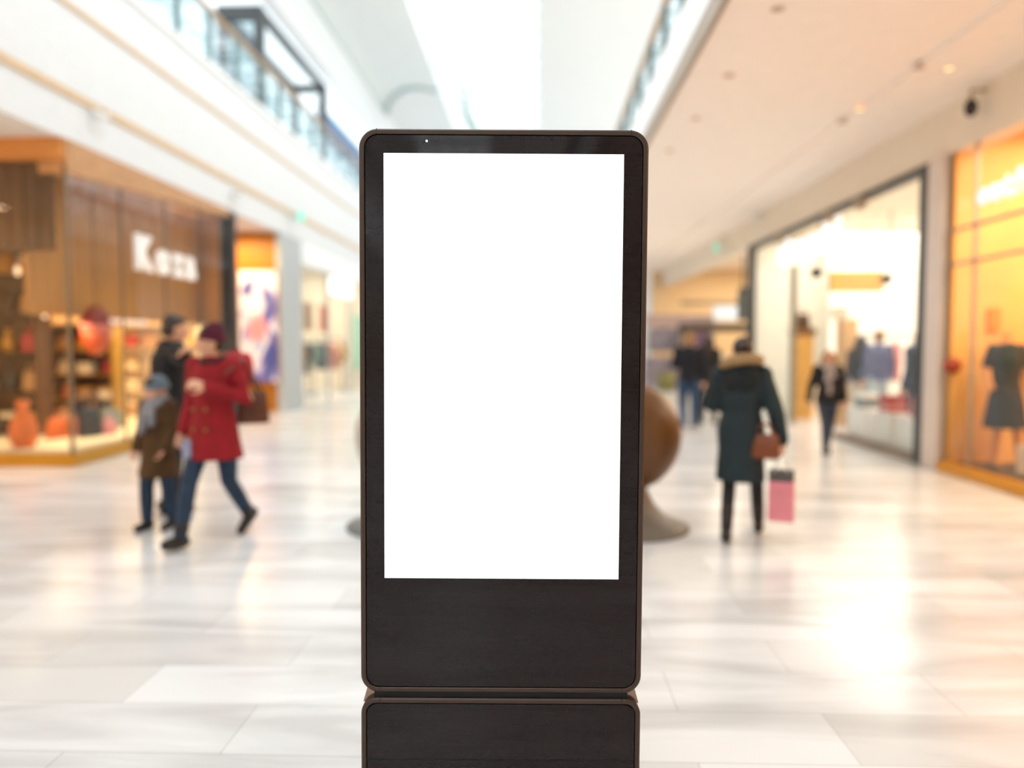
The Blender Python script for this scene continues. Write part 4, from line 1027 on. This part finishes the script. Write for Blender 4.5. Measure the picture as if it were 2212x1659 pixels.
person('person in a dark teal coat with tan fur hood, carrying a pink bag', (wp.x, 6.15, 0), R(163), 1.60,
       dict(elR=(-.275, .03, 1.09), wrR=(-.325, .0, .845), elL=(.235, -.03, 1.13), wrL=(.13, -.22, 1.12), knR=(-.13, -.12, .50), anR=(-.15, -.22, .10), knL=(.09, .0, .49), anL=(.10, .16, .085), head=(0, -.02, 1.58)),
       head=(8, 0, 12), curl=(1.1, .6), palm={'R': (.8, -.4, 0)}, foot=(0, -6),
       top=coat('coat', COATD, .50, .055, .032), bottom=('tights', mat('black_tights', '171418', 0.7), .001, 1.0), shoes=('boot', mat('dark_boot', '241716', 0.5), .45),
       hair=seq(short_hair(HBR, 1.04), lambda c: c['wear']('hair_bun', lambda b: add_ball(b, c['hp'](0, .115, .03), .05), HBR, .009)), extra=fur_hood)
q = at(1652, 962, y=6.0)
handbag('brown leather handbag hanging from the forearm of the person with the fur hood', (q.x, 6.0, q.z - .10), .23, .19, .11, mat('rust_bag_leather', '7a3a14', 0.4, vary=0.15), R(-30))
pa, pb = at(1660, 1125, y=6.02), at(1715, 1015, y=6.02)
t = thing('shopping_bag', 'pink paper shopping bag with a dark top held by the person with the fur hood', 'shopping bag', ((pa.x + pb.x) / 2, 6.02, pa.z), R(-22))
hh = pb.z - pa.z; ww = (pb.x - pa.x) / 2
bm = bmesh.new(); add_box(bm, -ww, ww, -.05, .05, 0, hh * .78, bevel=.005); obj('bag_body', bm, mat('pink_paper', 'e58a94', 0.6, vary=0.08), t)
obj('side_gusset', bx(ww, ww + .003, -.045, .045, .01, hh * .76), mat('salmon_paper', 'ee9a80', 0.6), t)
obj('dark_rim', bx(-ww * .98, ww * .98, -.048, .048, hh * .78, hh, bevel=.004), mat('dark_tissue', '55504c', 0.8, vary=0.3), t)
for sgn in (-1, 1):
    bm = bmesh.new(); add_tube(bm, [(-ww * .5, sgn * .045, hh - .01), (-ww * .3, sgn * .03, hh + .12), (0, sgn * .01, hh + .175), (ww * .3, sgn * .03, hh + .12), (ww * .5, sgn * .045, hh - .01)], .005, 8); obj('rope_handle', bm, mat('white_rope', 'e8e2da', 0.7), t, True)

# man in the navy top
p = at(1487, 935, y=13.6)
person('person in a navy top and blue jeans seen from behind beside the brown pod', (p.x, 13.6, 0), R(172), 1.78,
       dict(anR=(-.10, -.12, .085), anL=(.09, .14, .1), elL=(.25, .0, 1.12), wrL=(.19, -.2, 1.12)), wide=1.12, head=(0, 0, 10), foot=(0, -8),
       top=coat('sweater', mat('navy_knit', '14151f', 0.9, vary=0.2), .88, .02, .02), bottom=('jeans', mat('mid_blue_denim', '25405e', 0.8, vary=0.2), .012, 1.0), shoes=('shoe', mat('pale_shoe', 'b9b2aa', 0.6), 0),
       hair=short_hair(HBL), voxel=.011)
p = at(1528, 930, y=15.0)
person('person in dark clothes with brown hair, half hidden behind the fur hood', (p.x, 15.0, 0), R(150), 1.72, dict(anR=(-.10, -.1, .085), anL=(.09, .1, .1)), foot=(0, -6),
       top=coat('coat', mat('charcoal_coat', '1f1c1c', 0.85, vary=0.2), .70, .03, .025), bottom=('trousers', BLKCL, .01, 1.0), shoes=('shoe', BOOT, 0), hair=long_hair(HBR, .2, front=False), voxel=.012)
# blonde woman
def inner_top(m):
    def f(c):
        J = c['J']
        c['wear']('top', lambda b: (add_loft(b, [(J['pel'] + V(0, -.045, .05), .09, .10, 0), (J['waist'] + V(0, -.045, 0), .075, .09, 0), (J['chest'] + V(0, -.045, 0), .07, .105, 0), (J['neck'] + V(0, -.035, -.03), .055, .06, 0)])), m, .011)
    return f
p = at(1785, 975, y=11.0)
person('person with long blond hair in an open black jacket and jeans walking towards the camera', (p.x, 11.0, 0), R(-6), 1.47,
       dict(anR=(-.06, -.16, .1), knR=(-.07, -.14, .5), anL=(.05, .18, .12), knL=(.06, .02, .48), elR=(-.25, .03, 1.12), wrR=(-.29, -.02, .88), elL=(.24, .03, 1.12), wrL=(.25, -.05, .89)), foot=(4, -20), head=(4, 0, -8),
       top=seq(coat('jacket', BLKCL, .84, .05, .024), inner_top(mat('grey_pink_top', 'a89a98', 0.85, vary=0.15)), scarf(mat('grey_pink_scarf', 'b3a4a0', 0.9, vary=0.2), .20, .036)),
       bottom=('jeans', mat('grey_blue_denim', '333b4d', 0.8, vary=0.2), .006, 1.0), shoes=('boot', mat('grey_navy_boot', '2c2d3a', 0.6), .2), hair=long_hair(HBL, .34), voxel=.011)
# shoppers inside the right shop
p = at(1860, 770, x=6.0)
person('person with dark hair and a dark top standing inside the bright right shop', (6.0, p.y, 0), R(160), 1.72, None,
       top=coat('jacket', mat('brown_black_top', '2d2423', 0.85, vary=0.2), .84, .02, .02), bottom=('trousers', mat('stone_trousers', 'cfc6b6', 0.8), .01, 1.0), shoes=('shoe', BOOT, 0), hair=long_hair(HBR, .25, front=False), voxel=.012)
p = at(1893, 770, x=6.15)
person('person in a blue shirt and pale jeans inside the bright right shop', (6.15, p.y - .1, 0), R(185), 1.82, None, wide=1.1,
       top=coat('shirt', mat('blue_shirt', '5c6486', 0.8, vary=0.15), .86, .02, .02), bottom=('jeans', mat('pale_denim', 'a9bac4', 0.8), .012, 1.0), shoes=('shoe', BOOT, 0), hair=short_hair(mat('light_brown_hair', '8a6236', 0.6, vary=0.2)), voxel=.012)
p = at(1990, 760, x=5.62)
person('person in a dark blue coat partly hidden by the black post of the right shop', (5.62, p.y, 0), R(-60), 1.78, None,
       top=coat('coat', mat('slate_blue_coat', '3a3c4e', 0.85, vary=0.2), .55, .03, .022), bottom=('trousers', BLKCL, .01, 1.0), shoes=('shoe', BOOT, 0), hair=short_hair(mat('reddish_hair', '5a3430', 0.6, vary=0.2)), voxel=.012)
